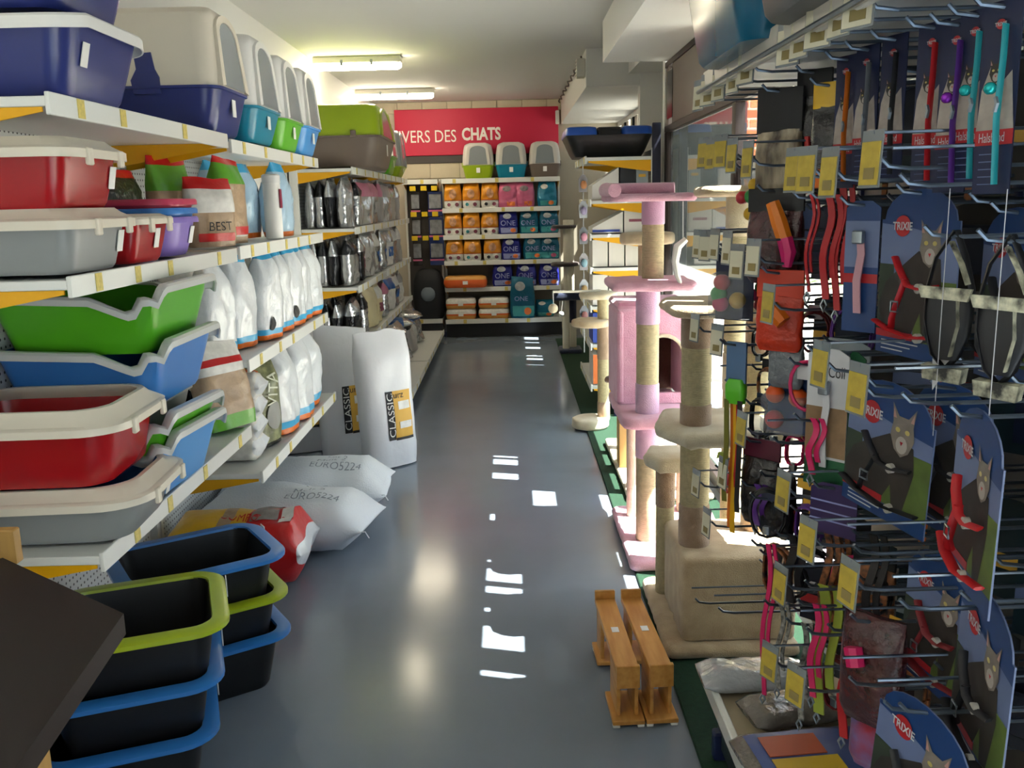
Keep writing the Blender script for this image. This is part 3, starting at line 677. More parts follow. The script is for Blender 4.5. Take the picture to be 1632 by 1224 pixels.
# tall sacks standing
CLS = mat('classic_white', 'd9dade', .38, bump=.25, bscale=10, coat=.15)
def classic(label, loc, rot, seed):
    return bag(label, .36, .84, .20, [(0, CLS), (.5, CLS)], loc, rot, seed, name='feed_sack', cat='sack', group='tall white feed sacks', top=.80, wob=.12, seal=.02,
        patches=[(-.02, .72, .20, .56, YELP, 'print_panel'), (-.30, -.02, .20, .56, BLKP, 'print_panel'), (.15, .66, .42, .48, DOTW, 'print_panel'), (.15, .66, .28, .33, DOTW, 'print_panel'), (-.02, .72, .195, .215, BLKP, 'print_panel')],
        texts=[('CLASSIC', -.16, .385, .042, DOTW, .27, 90), ('kurz', .12, .53, .04, BLKP, None, 0)])
classic('front tall white feed sack, nearest the open aisle', (-.775, 5.50, .002), (radians(-5), 0, radians(38)), 71)
classic('middle tall white feed sack partly hidden by the front one', (-1.07, 5.72, .002), (radians(-4), 0, radians(30)), 73)
classic('rear tall white feed sack in the gap between shelves', (-1.40, 5.9, .002), (radians(-3), 0, radians(20)), 75)

# ---------------------------------------------------------------- far left shelves
def foil(label, m1, m2, loc, rot, seed, w=.28, h=.37, d=.12, acc=None, key=None, grp='foil bags on the far left shelves'):
    return bag(label, w, h, d, [(0, m1), (.62, m2), (.93, m1)], loc, rot, seed, name='pet_food_bag', group=grp, key=key,
               patches=[(-.5, .6, .25, .5, acc, 'print')] if acc else (), wob=.4, p=2.4)
PLANS = [
    (1.442, 'second', [(FOIL, FOIL, None), (FOIL, FOILD, None), (FOIL, PINKF, None), (FOIL, PINKF, GREYF), (GREYF, PINKF, None), (FOIL, GREYF, None), (GREYF, FOIL, None), (GREYF, FOIL, None)]),
    (1.005, 'third', [(FOIL, FOILD, None), (FOILD, FOIL, DOTP), (FOIL, FOIL, None), (FOIL, DOTW, BLUEF), (FOIL, FOIL, BLUEF), (DOTW, FOIL, BLUEF), (FOIL, DOTW, None), (GREYF, DOTW, None)]),
    (.565, 'fourth', [(FOILD, FOIL, None), (FOIL, FOILD, None), (CREAMF, CREAMF, None), (CREAMF, DOTW, DOTP), (FOIL, PINKF, None), (DOTW, BLUEF, None), (FOIL, DOTW, BLUEF), (DOTW, GREYF, None)])]
for z, nm, cols in PLANS:
    for i, (a, b, c) in enumerate(cols):
        y_ = 7.05 + i * .42
        if abs(y_ - 8.47) < .16: y_ += .14
        foil(ORD[i] + ' foil bag along the aisle edge, ' + nm + ' far left shelf', a, b, (-1.24, y_, z), FX + .25 * sin(i * 2.1), 100 + i + int(z * 50), acc=c, h=.37 if z > .6 else .33)
    for j in range(3):
        foil(ORD[j + 1] + ' foil bag in from the edge at the near end, ' + nm + ' far left shelf', (FOILD, FOIL, FOIL)[j], (FOIL, FOILD, FOIL)[j], (-1.335 - .085 * j, 7.02 + .02 * j, z), FX + .1 * j, 140 + j + int(z * 30), h=.36 if z > .6 else .32, d=.095)
    for j in range(2):
        foil('dark foil bag hidden behind the edge row, place ' + ORD[j] + ', ' + nm + ' far left shelf', FOILD, FOILD, (-1.45, 7.55 + j * .75, z), FX, 160 + j, h=.33)
for i in range(5):   # bottom shelf heap of grey blue bags
    foil(ORD[i] + ' slumped silver blue bag on the lowest far left shelf', (FOIL, BLUEF, FOIL, GREYF, FOIL)[i], (BLUEF, FOIL, FOIL, FOILD, BLUEF)[i], (-1.02, 7.3 + .6 * i, .156), (radians(-14), 0, FX + .3 * sin(i * 3)), 170 + i, w=.36, h=.36, d=.15, grp='slumped bags on the lowest shelf')
for i in range(4):
    foil(ORD[i] + ' silver bag lying over the slumped bags, lowest far left shelf', (GREYF, FOIL, BLUEF, FOIL)[i], FOIL, (-1.30 + .02 * i, 7.65 + .62 * i, .46), lie(FX + .2), 180 + i, w=.34, h=.30, d=.09, grp='slumped bags on the lowest shelf')
YBX = mat('yellow_carton', 'd8a80e', .45)
for i in range(3):
    q = thing('yellow_box', ORD[i] + ' small yellow carton from the wall at the far left shelf end', 'box', (-1.46 + .125 * i, 6.93, .565), 0, 'yellow cartons')
    MB().rbox(-.055, .055, -.04, .10, 0, .06, .003).build('carton', YBX, q); MB().rbox(-.056, .056, -.041, .02, .045, .064, .002).build('flap', YBX, q)
# hooded boxes on the far left top
ZF = 1.881
hood_box('very wide lime hooded litter box with taupe base, top far shelf', 1.02, .66, .47, TAUPE, LIME, SMOKE, (-1.27, 7.43, ZF), FX, zb=.48, arch=.18, r=.10)
hood_box('white hooded litter box with blue flap behind the lime one', .42, .5, .46, GREYP, WHITEP, BLUEP, (-1.30, 8.25, ZF), FX, zb=.3, arch=.25)
hood_box('white hooded litter box with green base, far shelf', .48, .5, .48, GREEN2, WHITEP, SMOKE, (-1.33, 8.95, ZF), FX, zb=.34, arch=.25)
hood_box('grey hooded litter box with lime base, far shelf corner', .5, .5, .46, LIME, GREYP, SMOKE, (-1.33, 9.75, ZF), FX, zb=.22, arch=.25)

# ---------------------------------------------------------------- back wall
BY = 11.33 - .30
for i, (u, m, lb) in enumerate(((763, LIME, 'pale hooded litter box with lime base under the sign'), (815, TEAL, 'pale hooded litter box with teal base under the sign'), (868, TAUPE, 'pale hooded litter box with taupe base under the sign'))):
    p = at_y(u, 280, 11.1); hood_box(lb, .37, .36, .405, m, mat('plastic_pale_grey', 'c4c1bb', .4), PL('slate', '7d848a', .3), (p.x, 11.14, 1.879), 0, zb=.37, arch=.22, r=.05)
def food(label, kind, u, z, w=.225, h=.29, name='cat_food_bag', seed=0, yy=None, d=.14):
    x = at_y(u, 400, 11.05).x
    K = dict(
        gold=dict(bands=[(0, DOTW), (.30, GOLD), (.92, GOLD)], patches=[(-.95, .95, .30, .34, mat('print_rust', 'b0501c', .5), 'print_band')], ovals=[(.0, .58, .42, .19, mat('print_cat_peach', 'd9a37c', .6, var=.35, vscale=30), 'cat_print'), (-.45, .15, .2, .07, (INK, DOTP, MINT)[seed % 3], 'print'), (.45, .15, .22, .08, DOTP, 'print')]),
        rose=dict(bands=[(0, PNK2), (.5, PNK2)], patches=[(-.1, .7, .05, .22, ORP, 'print')], ovals=[(-.1, .75, .45, .12, mat('print_greycat', '93868a', .6, var=.3, vscale=30), 'cat_print')]),
        teal=dict(bands=[(0, TEALF), (.5, TEALF)], patches=[(-.7, .9, .04, .24, MINT, 'print')], ovals=[(.4, .14, .28, .09, ORP, 'print'), (-.3, .8, .4, .10, DOTW, 'cat_print')]),
        sea=dict(bands=[(0, TEAL2), (.5, TEAL2)], patches=[(-.8, .9, .05, .30, MINT, 'print')], ovals=[(.4, .17, .28, .09, (PNK2, ORP)[seed % 2], 'print'), (-.2, .78, .45, .11, mat('print_greycat2', 'a9aeb2', .6, var=.3, vscale=30), 'cat_print')], texts=[('ONE', -.1, .48, .055, LILAC, None, 0)]),
        navy=dict(bands=[(0, NAVYF), (.5, NAVYF)], patches=[(-.8, .9, .05, .28, LILAC, 'print')], ovals=[(.45, .16, .28, .09, ORP, 'print'), (-.15, .78, .45, .12, mat('print_greycat3', 'b7bbc4', .6, var=.3, vscale=30), 'cat_print')], texts=[('ONE', -.05, .48, .06, LILAC, None, 0)]))[kind]
    return bag(label, w, h, d, K['bands'], (x, BY if yy is None else yy, z + .003), .06 * sin(seed * 2.7), 200 + seed, patches=K.get('patches', ()), ovals=K.get('ovals', ()), texts=K.get('texts', ()), name=name, group='cat food bags on the back wall', top=.78, wob=.35, waist=.14)
NAME = dict(gold='gold', rose='rose pink', teal='light teal', sea='dark teal', navy='navy blue')
rows = [(1.535, 'top', [('gold', 725), ('gold', 754), ('gold', 783), ('rose', 812), ('rose', 838), ('teal', 873)]),
        (1.22, 'second', [('gold', 724), ('gold', 753), ('gold', 782), ('navy', 811), ('sea', 844), ('sea', 875)]),
        (.915, 'third', [('gold', 725), ('gold', 753), ('gold', 785), ('navy', 815), ('sea', 849), ('sea', 876)])]
sd_ = 0
for z, rn, its in rows:
    cnt = {}
    for k, u in its:
        cnt[k] = cnt.get(k, 0) + 1; sd_ += 1
        tot = sum(1 for a in its if a[0] == k)
        o_ = (ORD[cnt[k] - 1] + ' ' if cnt[k] > 1 or tot > 1 else 'only ')
        food(o_ + NAME[k] + ' cat food bag from the left, ' + rn + ' back wall row', k, u, z, seed=sd_, w=.21 if k == 'gold' else .235, h=.285 if z > 1.3 else .27)
for i, u in enumerate((800, 838, 874)):
    food(ORD[i] + ' navy blue cat food bag from the left, fourth back wall row', 'navy', u, .60, seed=40 + i, w=.25, h=.265)
food('tall teal cat food bag standing on the lowest back shelf', 'sea', 831, .225, w=.30, h=.49, seed=51, yy=10.895, d=.10)
food('small teal packet behind the hanging ball, lowest back shelf', 'teal', 866, .225, w=.24, h=.2, seed=52)
LOR = mat('film_litter_orange', 'e0642a', .35, bump=.4, bscale=14)
LYO = mat('film_litter_amber', 'd99a4a', .35, bump=.4, bscale=14)
def flat(label, u0, u1, z, h, bands, seed):
    x0, x1 = at_y(u0, 460, 11.0).x, at_y(u1, 460, 11.0).x; W_ = x1 - x0
    t = thing('flat_litter_bag', label, 'bag', ((x0 + x1) / 2, BY, z + .002), 0, 'flat litter bags on the back wall')
    R = lambda k, zz, r: [(x * k, y * k, zz + .004 * noise.noise((x * 9, y * 9, seed))) for x, y in rrect(W_ / 2, .14, r, 5)]
    MB().loft([R(.90, 0, .04), R(.97, h * .12, .05), R(1, h * .35, .06), R(1, h * .5, .06), R(.985, h * .7, .06), R(.93, h * .9, .05), R(.8, h, .04)], mis=bands + [bands[-1]] * 0).build('film', [LOR, DOTW, LYO], t)
    MB().box(-.03, .03, -.1425, -.1405, h * .3, h * .6).build('print', PAPER, t)
    return t
flat('orange litter bag lying flat on the fourth back wall row', 708, 777, .60, .135, [0, 0, 0, 0, 2, 2], 1)
for i, (u0, u1) in enumerate(((710, 758), (762, 811))):
    for j in range(2):
        flat(('lower' if j == 0 else 'upper') + ' amber and white litter bag, ' + ('left' if i == 0 else 'right') + ' pile on the lowest back shelf', u0, u1, .225 + .125 * j, .12, [2, 2, 0, 1, 1, 1], 3 + i * 2 + j)
# hanging packs in the corner bay
HOOKS = []
for j, z in enumerate((1.72, 1.42, 1.14)):
    for i, x in enumerate((-1.13, -1.0, -.875)):
        h = MB().tube([(x, 11.32, z + .06), (x, 11.0, z + .06), (x, 10.99, z + .07)], .004, 6).build('hook', GREY_STEEL, B2, loc=(-(PL0 - .46), -11.33, 0))
        MB().rbox(x - .035, x + .035, 10.975, 10.98, z + .03, z + .085, .002).build('price_tag', mat('tag_yellow', 'd9b915', .5), h)
PKB = mat('pack_navy', '1c2f66', .4); PKG = mat('pack_grey', '8d9096', .4, var=.4, vscale=20); PKD = mat('pack_dark', '26221f', .45)
for j, z in enumerate((1.74, 1.44, 1.16)):
    for i, x in enumerate((-1.11, -.875)):
        pk = thing('hanging_pack', ('slim dark' if i == 0 else 'navy and grey') + ' hanging pack, ' + ORD[j] + ' from the top in the corner bay', 'pack', (x, 11.05, z), 0, 'hanging packs in the corner bay')
        w_ = .055 if i == 0 else .085; top = z - .28
        MB().rbox(-w_, w_, -.012, .012, -.29, .0, .004).build('card', PKD if i == 0 else PKB, pk)
        MB().rbox(-w_ * .85, w_ * .85, -.026, -.010, -.2, -.03, .006).build('blister', PKG, pk)
        MB().box(-w_, w_, -.0135, -.0125, -.235, -.215).build('print_band', PNK2, pk)
pk = thing('dark_pet_carrier', 'dark rounded pet basket standing on the lowest corner shelf', 'basket', (-1.0, 11.15, .225))
MB().loft([[(x * k, y * k, z) for x, y in rrect(.19, .15, .08, 5)] for k, z in ((.85, 0), (.95, .08), (1, .3), (.95, .46), (.75, .56), (.4, .6))]).build('shell', mat('dark_fabric', '202228', .7), pk)
MB().ball((0, -.145, .3), .09, 12, sq=(1, .35, 1)).build('window', mat('mesh_window', '7f8c98', .3), pk)
# ---------------------------------------------------------------- cat trees along the window
def plush(n, c, c2): return mat('plush_' + n, c, .95, bump=.45, bscale=260, var=.3, vscale=16, col2=c2, sheen=.4)
P_BEIGE = plush('beige', 'd2bd9a', 'bda381'); P_PINK = plush('pink', 'e6b4c6', 'dba0b6'); P_CREAM = plush('cream', 'e0d4ba', 'cfbf9f'); P_BROWN = plush('brown', '6b4c3c', '563a2c')
P_NAVY = plush('navy', '1c2a4c', '141f3a'); P_DARK = plush('dark', '3a2c2c', '2a2020'); P_TAUPE = plush('taupe', 'ae947d', '9a8068'); P_LILAC = plush('lilac', 'd9b6d0', 'cba5c4')
def sisal():
    m = mat('sisal_rope', 'd2c49c', .85, var=.2, vscale=60); N = m.node_tree.nodes; L = m.node_tree.links
    tc = N.new('ShaderNodeTexCoord'); wv = N.new('ShaderNodeTexWave'); wv.bands_direction = 'Z'; wv.inputs['Scale'].default_value = 70; wv.inputs['Distortion'].default_value = .6
    bp = N.new('ShaderNodeBump'); bp.inputs['Strength'].default_value = .7; bp.inputs['Distance'].default_value = .004
    L.new(tc.outputs['Object'], wv.inputs['Vector']); L.new(wv.outputs['Fac'], bp.inputs['Height']); L.new(bp.outputs[0], N['Principled BSDF'].inputs['Normal'])
    return m
SISAL = sisal(); SISALW = mat('sisal_white', 'd9d4c4', .85, bump=.4, bscale=80)
def pad(poly, z0, z1, name, m, t, fur=.006, seed=0):
    """soft upholstered board: rounded edges and slightly uneven nap"""
    cx = sum(p[0] for p in poly) / len(poly); cy = sum(p[1] for p in poly) / len(poly); Q = []
    for i, p in enumerate(poly):
        q = poly[(i + 1) % len(poly)]; n = max(1, int(math.hypot(q[0] - p[0], q[1] - p[1]) / .025))
        Q += [(p[0] + (q[0] - p[0]) * k / n, p[1] + (q[1] - p[1]) * k / n) for k in range(n)]
    h = z1 - z0; b = min(.018, h * .4); mb = MB()
    def R(d, z):
        out = []
        for x, y in Q:
            l = math.hypot(x - cx, y - cy) or 1; k = (l - d + fur * noise.noise((x * 30, y * 30, z * 30 + seed))) / l
            out.append((cx + (x - cx) * k, cy + (y - cy) * k, z + fur * .5 * noise.noise((x * 25, y * 25, seed + 9))))
        return out
    mb.loft([R(b, z0), R(b * .3, z0 + b * .4), R(0, z0 + b), R(0, z1 - b), R(b * .3, z1 - b * .4), R(b, z1)])
    return mb.build(name, m, t, smooth=70)
def disc(c, r, n=24): return [(c[0] + r * cos(2 * pi * k / n), c[1] + r * sin(2 * pi * k / n)) for k in range(n)]
def rect(x0, x1, y0, y1, r=.03): return [((x0 + x1) / 2 + a, (y0 + y1) / 2 + b) for a, b in rrect((x1 - x0) / 2, (y1 - y0) / 2, r, 3)]
def post(t, x, y, z0, z1, r, segs, mats_):
    """segs = fractions where wrap changes; each wrapped length is a part"""
    e = [z0] + [z0 + (z1 - z0) * s for s in segs] + [z1]
    for a, b, m in zip(e[:-1], e[1:], mats_):
        rr = r if m in (SISAL, SISALW) else r * 1.06
        MB().lathe([(rr * .96, a), (rr, a + .006), (rr, b - .006), (rr * .96, b)], (x, y), 22).build('post_sisal' if m in (SISAL, SISALW) else 'post_plush', m, t)

A = thing('cat_tree', 'beige plush cat tree with a big box base, nearest the display', 'cat tree', (0, 0, 0), 0, 'cat trees along the window')
pad(rect(.515, .985, 2.925, 3.56), 0.012, .06, 'base_plate', P_BEIGE, A, seed=1)
pad(rect(.575, .98, 2.965, 3.38), .06, .372, 'box', P_BEIGE, A, fur=.008, seed=2)
post(A, .640, 3.115, .372, 1.21, .052, [.18, .47, .62, .86], [P_TAUPE, SISAL, P_TAUPE, SISAL, P_TAUPE])
pad([(.50, 3.14), (.585, 2.955), (.93, 2.955), (.975, 3.05), (.975, 3.36), (.56, 3.36)], .765, .82, 'platform', P_CREAM, A, fur=.01, seed=3)
pad(rect(.535, .93, 2.98, 3.36, .09), 1.205, 1.245, 'platform', P_BEIGE, A, seed=4)
post(A, .585, 3.40, .06, .575, .036, [.7], [SISAL, P_TAUPE])
pad([(.50, 3.40), (.54, 3.30), (.68, 3.30), (.72, 3.40), (.68, 3.52), (.54, 3.52)], .575, .635, 'platform', P_CREAM, A, seed=5)
post(A, .90, 3.26, .372, 1.21, .05, [.2, .8], [P_TAUPE, SISAL, P_TAUPE])

B = thing('cat_tree', 'tall pink plush cat tree with an arched den', 'cat tree', (0, 0, 0), 0, 'cat trees along the window')
pad(rect(.49, .98, 3.70, 4.46), .012, .06, 'base_plate', P_PINK, B, seed=11)
post(B, .60, 3.98, .06, .62, .05, [.7], [SISAL, P_LILAC])
post(B, .60, 3.98, .66, 1.215, .05, [.24, .72], [P_LILAC, SISAL, P_LILAC])
post(B, .63, 4.04, 1.25, 1.59, .048, [.7], [SISAL, P_LILAC])
post(B, .575, 4.30, .06, .61, .026, [], [P_CREAM]); post(B, .85, 4.36, .06, .61, .045, [.75], [SISAL, P_LILAC])
pad(rect(.475, .80, 3.86, 4.50, .06), .605, .66, 'platform', P_PINK, B, seed=12)
# den with an arched doorway facing the aisle end
hx0, hx1, hy0, hy1, hz0, hz1 = .50, .80, 4.14, 4.48, .662, 1.10
mb = MB(); xc = (hx0 + hx1) / 2 + .045; aw = .095; za = hz0 + .05; zt = hz0 + .32; n = 12
inner = [(xc - aw, za)] + [(xc + aw * cos(pi - pi * k / n), zt - aw + aw * 1.0 * sin(pi - pi * k / n)) for k in range(n + 1)] + [(xc + aw, za)]
outer = [(hx0, hz0)] + [(hx0 + (hx1 - hx0) * min(1, max(0, (k - 2) / (n - 4))), hz1) if 2 <= k <= n - 2 else ((hx0 if k < 2 else hx1), hz0 + (hz1 - hz0) * ((k + 1) / 3 if k < 2 else (n - k + 1) / 3)) for k in range(n + 1)] + [(hx1, hz0)]
m_ = len(inner)
for yy in (hy0, hy0 + .022):
    mb.add([(x, yy, z) for x, z in outer] + [(x, yy, z) for x, z in inner], [(i, i + 1, i + 1 + m_, i + m_) for i in range(m_ - 1)] + [(0, m_, 2 * m_ - 1, m_ - 1)])
mb.add([(x, hy0, z) for x, z in inner] + [(x, hy0 + .022, z) for x, z in inner], [(i, (i + 1) % m_, (i + 1) % m_ + m_, i + m_) for i in range(m_)])
mb.build('den_front', P_PINK, B, smooth=30)
dn = MB()
for a, b, c, d, e, f in ((hx0 - .02, hx0 + .012, hy0 - .012, hy1, hz0, hz1), (hx1 - .012, hx1 + .02, hy0 - .012, hy1, hz0, hz1)):
    MB().rbox(a, b, c, d, e, f, .012).build('den_wall', P_PINK, B)
MB().rbox(hx0, hx1, hy1 - .02, hy1, hz0, hz1, .006).build('den_wall', P_BROWN, B)
MB().rbox(hx0 - .02, hx1 + .02, hy0 - .015, hy1, hz1 - .005, hz1 + .035, .014).build('den_roof', P_PINK, B)
MB().tube([(x, hy0 - .004, z) for x, z in inner], .009, 8).build('door_trim', P_CREAM, B)
pad(rect(.425, .79, 3.82, 4.18, .03), 1.215, 1.255, 'platform', P_PINK, B, seed=13)
pad(rect(.415, .78, 3.80, 4.20, .04), 1.588, 1.62, 'bed', P_PINK, B, seed=14)
MB().tube([(.435, 3.80, 1.635), (.42, 4.0, 1.64), (.43, 4.18, 1.64), (.6, 4.2, 1.64), (.745, 4.17, 1.64)], [.028, .03, .03, .03, .028], 12).build('bed_bolster', P_PINK, B)
st = MB().tube([(.72, 3.83, 1.585), (.722, 3.83, 1.42)], .002, 5).build('toy_string', PAPER, B)
MB().tube([(.735, 3.83, 1.43), (.70, 3.83, 1.40), (.69, 3.83, 1.34), (.70, 3.83, 1.28), (.715, 3.83, 1.245)], [.012, .018, .016, .012, .008], 8).build('toy_mouse', PAPER, B)

C = thing('cat_tree', 'tall cream cat tree pressed against the window behind the beige one', 'cat tree', (0, 0, 0), 0, 'cat trees along the window')
pad(rect(.70, 1.08, 3.585, 3.69, .03), .012, .05, 'base_plate', P_CREAM, C, seed=21)
post(C, .90, 3.63, .05, 1.60, .045, [.1, .5, .6, .9], [P_CREAM, SISAL, P_CREAM, SISAL, P_CREAM])
pad(rect(.735, 1.05, 3.50, 3.78, .08), 1.60, 1.64, 'platform', P_BEIGE, C, seed=22)

D = thing('cat_tree', 'beige cat tree behind the pink one with a round high perch', 'cat tree', (0, 0, 0), 0, 'cat trees along the window')
pad(rect(.60, 1.06, 4.62, 5.85), .012, .05, 'base_plate', P_CREAM, D, seed=31)
post(D, .82, 5.55, .06, 1.33, .042, [.25, .5, .8], [SISAL, P_TAUPE, SISAL, P_TAUPE])
pad(disc((.83, 5.55), .165), 1.33, 1.40, 'perch', P_BEIGE, D, seed=32)
pad([(.56, 5.45), (.70, 5.38), (.80, 5.58), (.68, 5.72)], .50, .54, 'platform', P_BROWN, D, seed=33)
cbx = thing('cardboard_box', 'small buff cardboard carton under the brown platform', 'box', (.70, 5.22, .052)); CARD = mat('cardboard', 'c9a066', .8, var=.1)
MB().rbox(-.085, .085, -.07, .07, 0, .30, .003).build('body', CARD, cbx)
for s in (-1, 1): MB().box(s * .083 - .002, s * .083 + .002, -.07, .07, .30, .335).build('flap', CARD, cbx)

E_ = thing('cat_tree', 'cream cat tree with round discs and a ball on an arm', 'cat tree', (0, 0, 0), 0, 'cat trees along the window')
pad(disc((.545, 6.30), .132), .012, .085, 'base_plate', P_CREAM, E_, seed=41)
post(E_, .642, 6.32, .06, .94, .042, [.15, .5, .8], [P_TAUPE, SISAL, P_TAUPE, SISAL])
pad(disc((.605, 6.30), .135), .93, .975, 'perch', P_CREAM, E_, seed=42)
pad(disc((.555, 6.30), .138), .735, .785, 'perch', P_BEIGE, E_, seed=43)
pad(rect(.58, .66, 6.22, 6.42, .03), .02, .07, 'base_plate', P_CREAM, E_, seed=44)
MB().tube([(.62, 6.28, .985), (.45, 6.25, .985), (.287, 6.22, .99)], .009, 6).build('toy_arm', SISALW, E_)
MB().tube([(.29, 6.22, .985), (.29, 6.22, .90)], .002, 5).build('toy_string', PAPER, E_)
MB().ball((.288, 6.22, .875), .034, 12).build('toy_ball', P_CREAM, E_)

F_ = thing('cat_tree', 'navy and cream cat tree by the back wall shelf', 'cat tree', (0, 0, 0), 0, 'cat trees along the window')
pad(rect(.50, .74, 9.45, 9.75, .02), .012, .06, 'base_plate', P_NAVY, F_, seed=51)
post(F_, .575, 9.55, .06, .58, .038, [], [SISALW]); post(F_, .655, 9.66, .06, .58, .038, [.5], [SISALW, P_NAVY])
pad(rect(.44, .74, 9.42, 9.74, .02), .58, .66, 'platform', P_NAVY, F_, seed=52)
post(F_, .615, 9.6, .66, 1.40, .056, [.38], [SISALW, SISALW])
pad(disc((.575, 9.6), .15), .925, .965, 'perch', P_DARK, F_, seed=53); pad(disc((.565, 9.6), .13), 1.315, 1.35, 'perch', P_DARK, F_, seed=54)
MB().ball((.52, 9.43, .44), .03, 10).build('toy_ball', PAPER, F_)
MB().tube([(.535, 9.42, .575), (.52, 9.43, .46)], .002, 5).build('toy_string', PAPER, F_)

# wooden stands on the floor
PINE = mat('varnished_pine', 'dba45a', .4, var=.3, vscale=4, stretch=(8, 1, 8), col2='c0833a')
def stand(label, loc, rot):
    t = thing('wooden_stand', label, 'wooden stand', loc, rot, 'low wooden stands')
    MB().rbox(-.036, .036, 0, .50, .165, .185, .002).build('top_board', PINE, t)
    MB().rbox(-.036, .036, -.016, 0, .125, .20, .002).build('end_stop', PINE, t); MB().rbox(-.036, .036, .50, .514, .165, .215, .002).build('end_stop', PINE, t)
    for x in (-.034, .022): MB().rbox(x, x + .012, 0.0, .14, .025, .165, .002).build('leg', PINE, t)
    MB().rbox(-.05, .05, -.03, .15, .010, .025, .002).build('foot_board', PINE, t)
    for x in (-.034, .022): MB().rbox(x, x + .012, .36, .47, .025, .165, .002).build('leg', PINE, t)
    MB().rbox(-.05, .05, .34, .49, .010, .025, .002).build('foot_board', PINE, t)
    for x in (-.038, .038):
        for y in (-.02, .47): MB().rbox(x - .011, x + .011, y - .008, y + .012, 0, .010, .002).build('felt_pad', PAPER, t)
    MB().box(-.012, .012, .24, .275, .1855, .1865).build('sticker', PAPER, t)
    return t
stand('varnished wooden stand nearer the aisle, sticker on its top', (.332, 2.57, 0), radians(2)); stand('varnished wooden stand beside the green carpet edge', (.436, 2.575, 0), radians(3))

# ---------------------------------------------------------------- goods on the pillar bay
ZR = 1.905
lb_ = thing('black_litter_box', 'long black litter box with blue lid on the pillar bay', 'litter box', (.735, 7.02, ZR), 0)
tub = MB().loft([[(x * k, y * k, z) for x, y in rrect(.31, .30, .07, 5)] for k, z in ((.78, 0), (.84, .03), (.95, .11), (1, .145), (1, .15))]).build('tub', DARKP, lb_)
PBL = PL('royal_blue', '1f55b4', .35)
for s in (-1, 1):
    mb = MB(); mb.loft([[(s * .2 + x * k, y * k, z) for x, y in rrect(.115, .30, .05, 5)] for k, z in ((1, .15), (1, .17), (.93, .205), (.7, .215))]); mb.build('lid', PBL, lb_)
MB().loft([[(x * k, y * k, z) for x, y in rrect(.085, .295, .02, 4)] for k, z in ((1, .15), (1, .185), (.9, .205))]).build('lid_band', DARKP, lb_)
WBOX = mat('white_carton', 'd8d5d0', .5); DBX = mat('dark_carton', '20242c', .5); BBX = mat('blue_carton', '2d49a6', .5); OBX = mat('grey_carton', '8f9aa0', .5)
def carton(label, x0, x1, y0, y1, z, h, m, slant=0, prints=()):
    t = thing('carton', label, 'box', (x0, y0, z), 0, 'cartons on the pillar bay'); W_, D_ = x1 - x0, y1 - y0
    mb = MB(); z0 = h * (1 - slant)
    mb.add([(0, 0, 0), (W_, 0, 0), (W_, D_, 0), (0, D_, 0), (0, 0, z0), (W_, 0, h), (W_, D_, h), (0, D_, z0)], [(3, 2, 1, 0), (4, 5, 6, 7), (0, 1, 5, 4), (1, 2, 6, 5), (2, 3, 7, 6), (3, 0, 4, 7)])
    mb.build('body', m, t, smooth=0)
    for a, b, c, d, pm in prints: MB().box(a * W_, b * W_, -.0015, -.0004, c * h, d * h).build('print', pm, t, smooth=0)
    return t
carton('white display carton with slanted side under the black litter box', .60, .79, 6.66, 7.0, 1.602, .22, WBOX, .55)
carton('dark carton beside the slanted white display carton', .80, .91, 6.66, 6.95, 1.602, .225, DBX); carton('grey blue carton against the pillar bay post', .915, 1.0, 6.66, 6.95, 1.602, .2, OBX, 0, [(.2, .8, .75, .85, YELP)])
carton('white carton with blue stripe and slanted side, third shelf', .60, .82, 6.66, 7.0, 1.362, .15, WBOX, .75, [(.0, .9, .05, .16, BBX)]); carton('white printed carton behind the pink perch', .83, 1.0, 6.66, 7.0, 1.362, .19, WBOX, 0, [(.2, .8, .4, .5, DOTP)])
for i in range(3):
    carton(ORD[i] + ' plain white carton from the aisle, fourth pillar bay shelf', .60 + .12 * i, .71 + .12 * i, 6.66, 6.95, 1.122, .19, WBOX); carton(ORD[i] + ' plain white carton from the aisle, fifth pillar bay shelf', .60 + .12 * i, .71 + .12 * i, 6.66, 6.95, .842, .22, WBOX)
carton('royal blue carton on the sixth pillar bay shelf', .60, .86, 6.66, 7.0, .562, .22, BBX); carton('pale carton with orange end on the lowest pillar bay shelf', .60, .74, 6.66, 7.0, .252, .22, WBOX, 0, [(0, .35, 0, 1, ORP)])
bag('light blue bag beside the royal blue carton', .2, .24, .1, [(0, SKY), (.6, DOTW)], (.93, 6.8, .562), 0, 301); bag('teal bag behind the carton with orange end', .2, .26, .1, [(0, TEALF), (.6, TEALF)], (.86, 6.8, .252), 0, 302)
TOYC = ['b5794e', '9a8fb0', 'c78aa0', '7da0b0', 'a88a5a', '8c5a5a']
for i in range(6):
    p = at_y(931, 285 + 42 * i, 6.55)
    t = thing('hanging_toy_pack', ORD[i] + ' small toy pack from the top of the hanging strip by the pillar bay', 'toy', (.53, 6.60, p.z), .3, 'toy packs on a hanging strip')
    MB().slab([(-.03, -.09), (.03, -.09), (.034, 0), (.012, .03), (-.012, .03), (-.034, 0)], -.003, .003).build('card', mat('card_%d' % (i % 3), ('8d8a90', 'a3a7ae', '6a6f78')[i % 3], .5), t); MB().ball((0, -.014, -.04), .024, 10, sq=(1, .6, 1.3)).build('toy', mat('toy_%d' % i, TOYC[i], .6), t)
hs = tag(MB().rbox(.528, .534, 6.604, 6.618, .5, 1.88, .001).build('hanging_strip', mat('clear_strip', 'b9bcc0', .3)), 'pale plastic merchandising strip hanging from the pillar bay', 'strip')
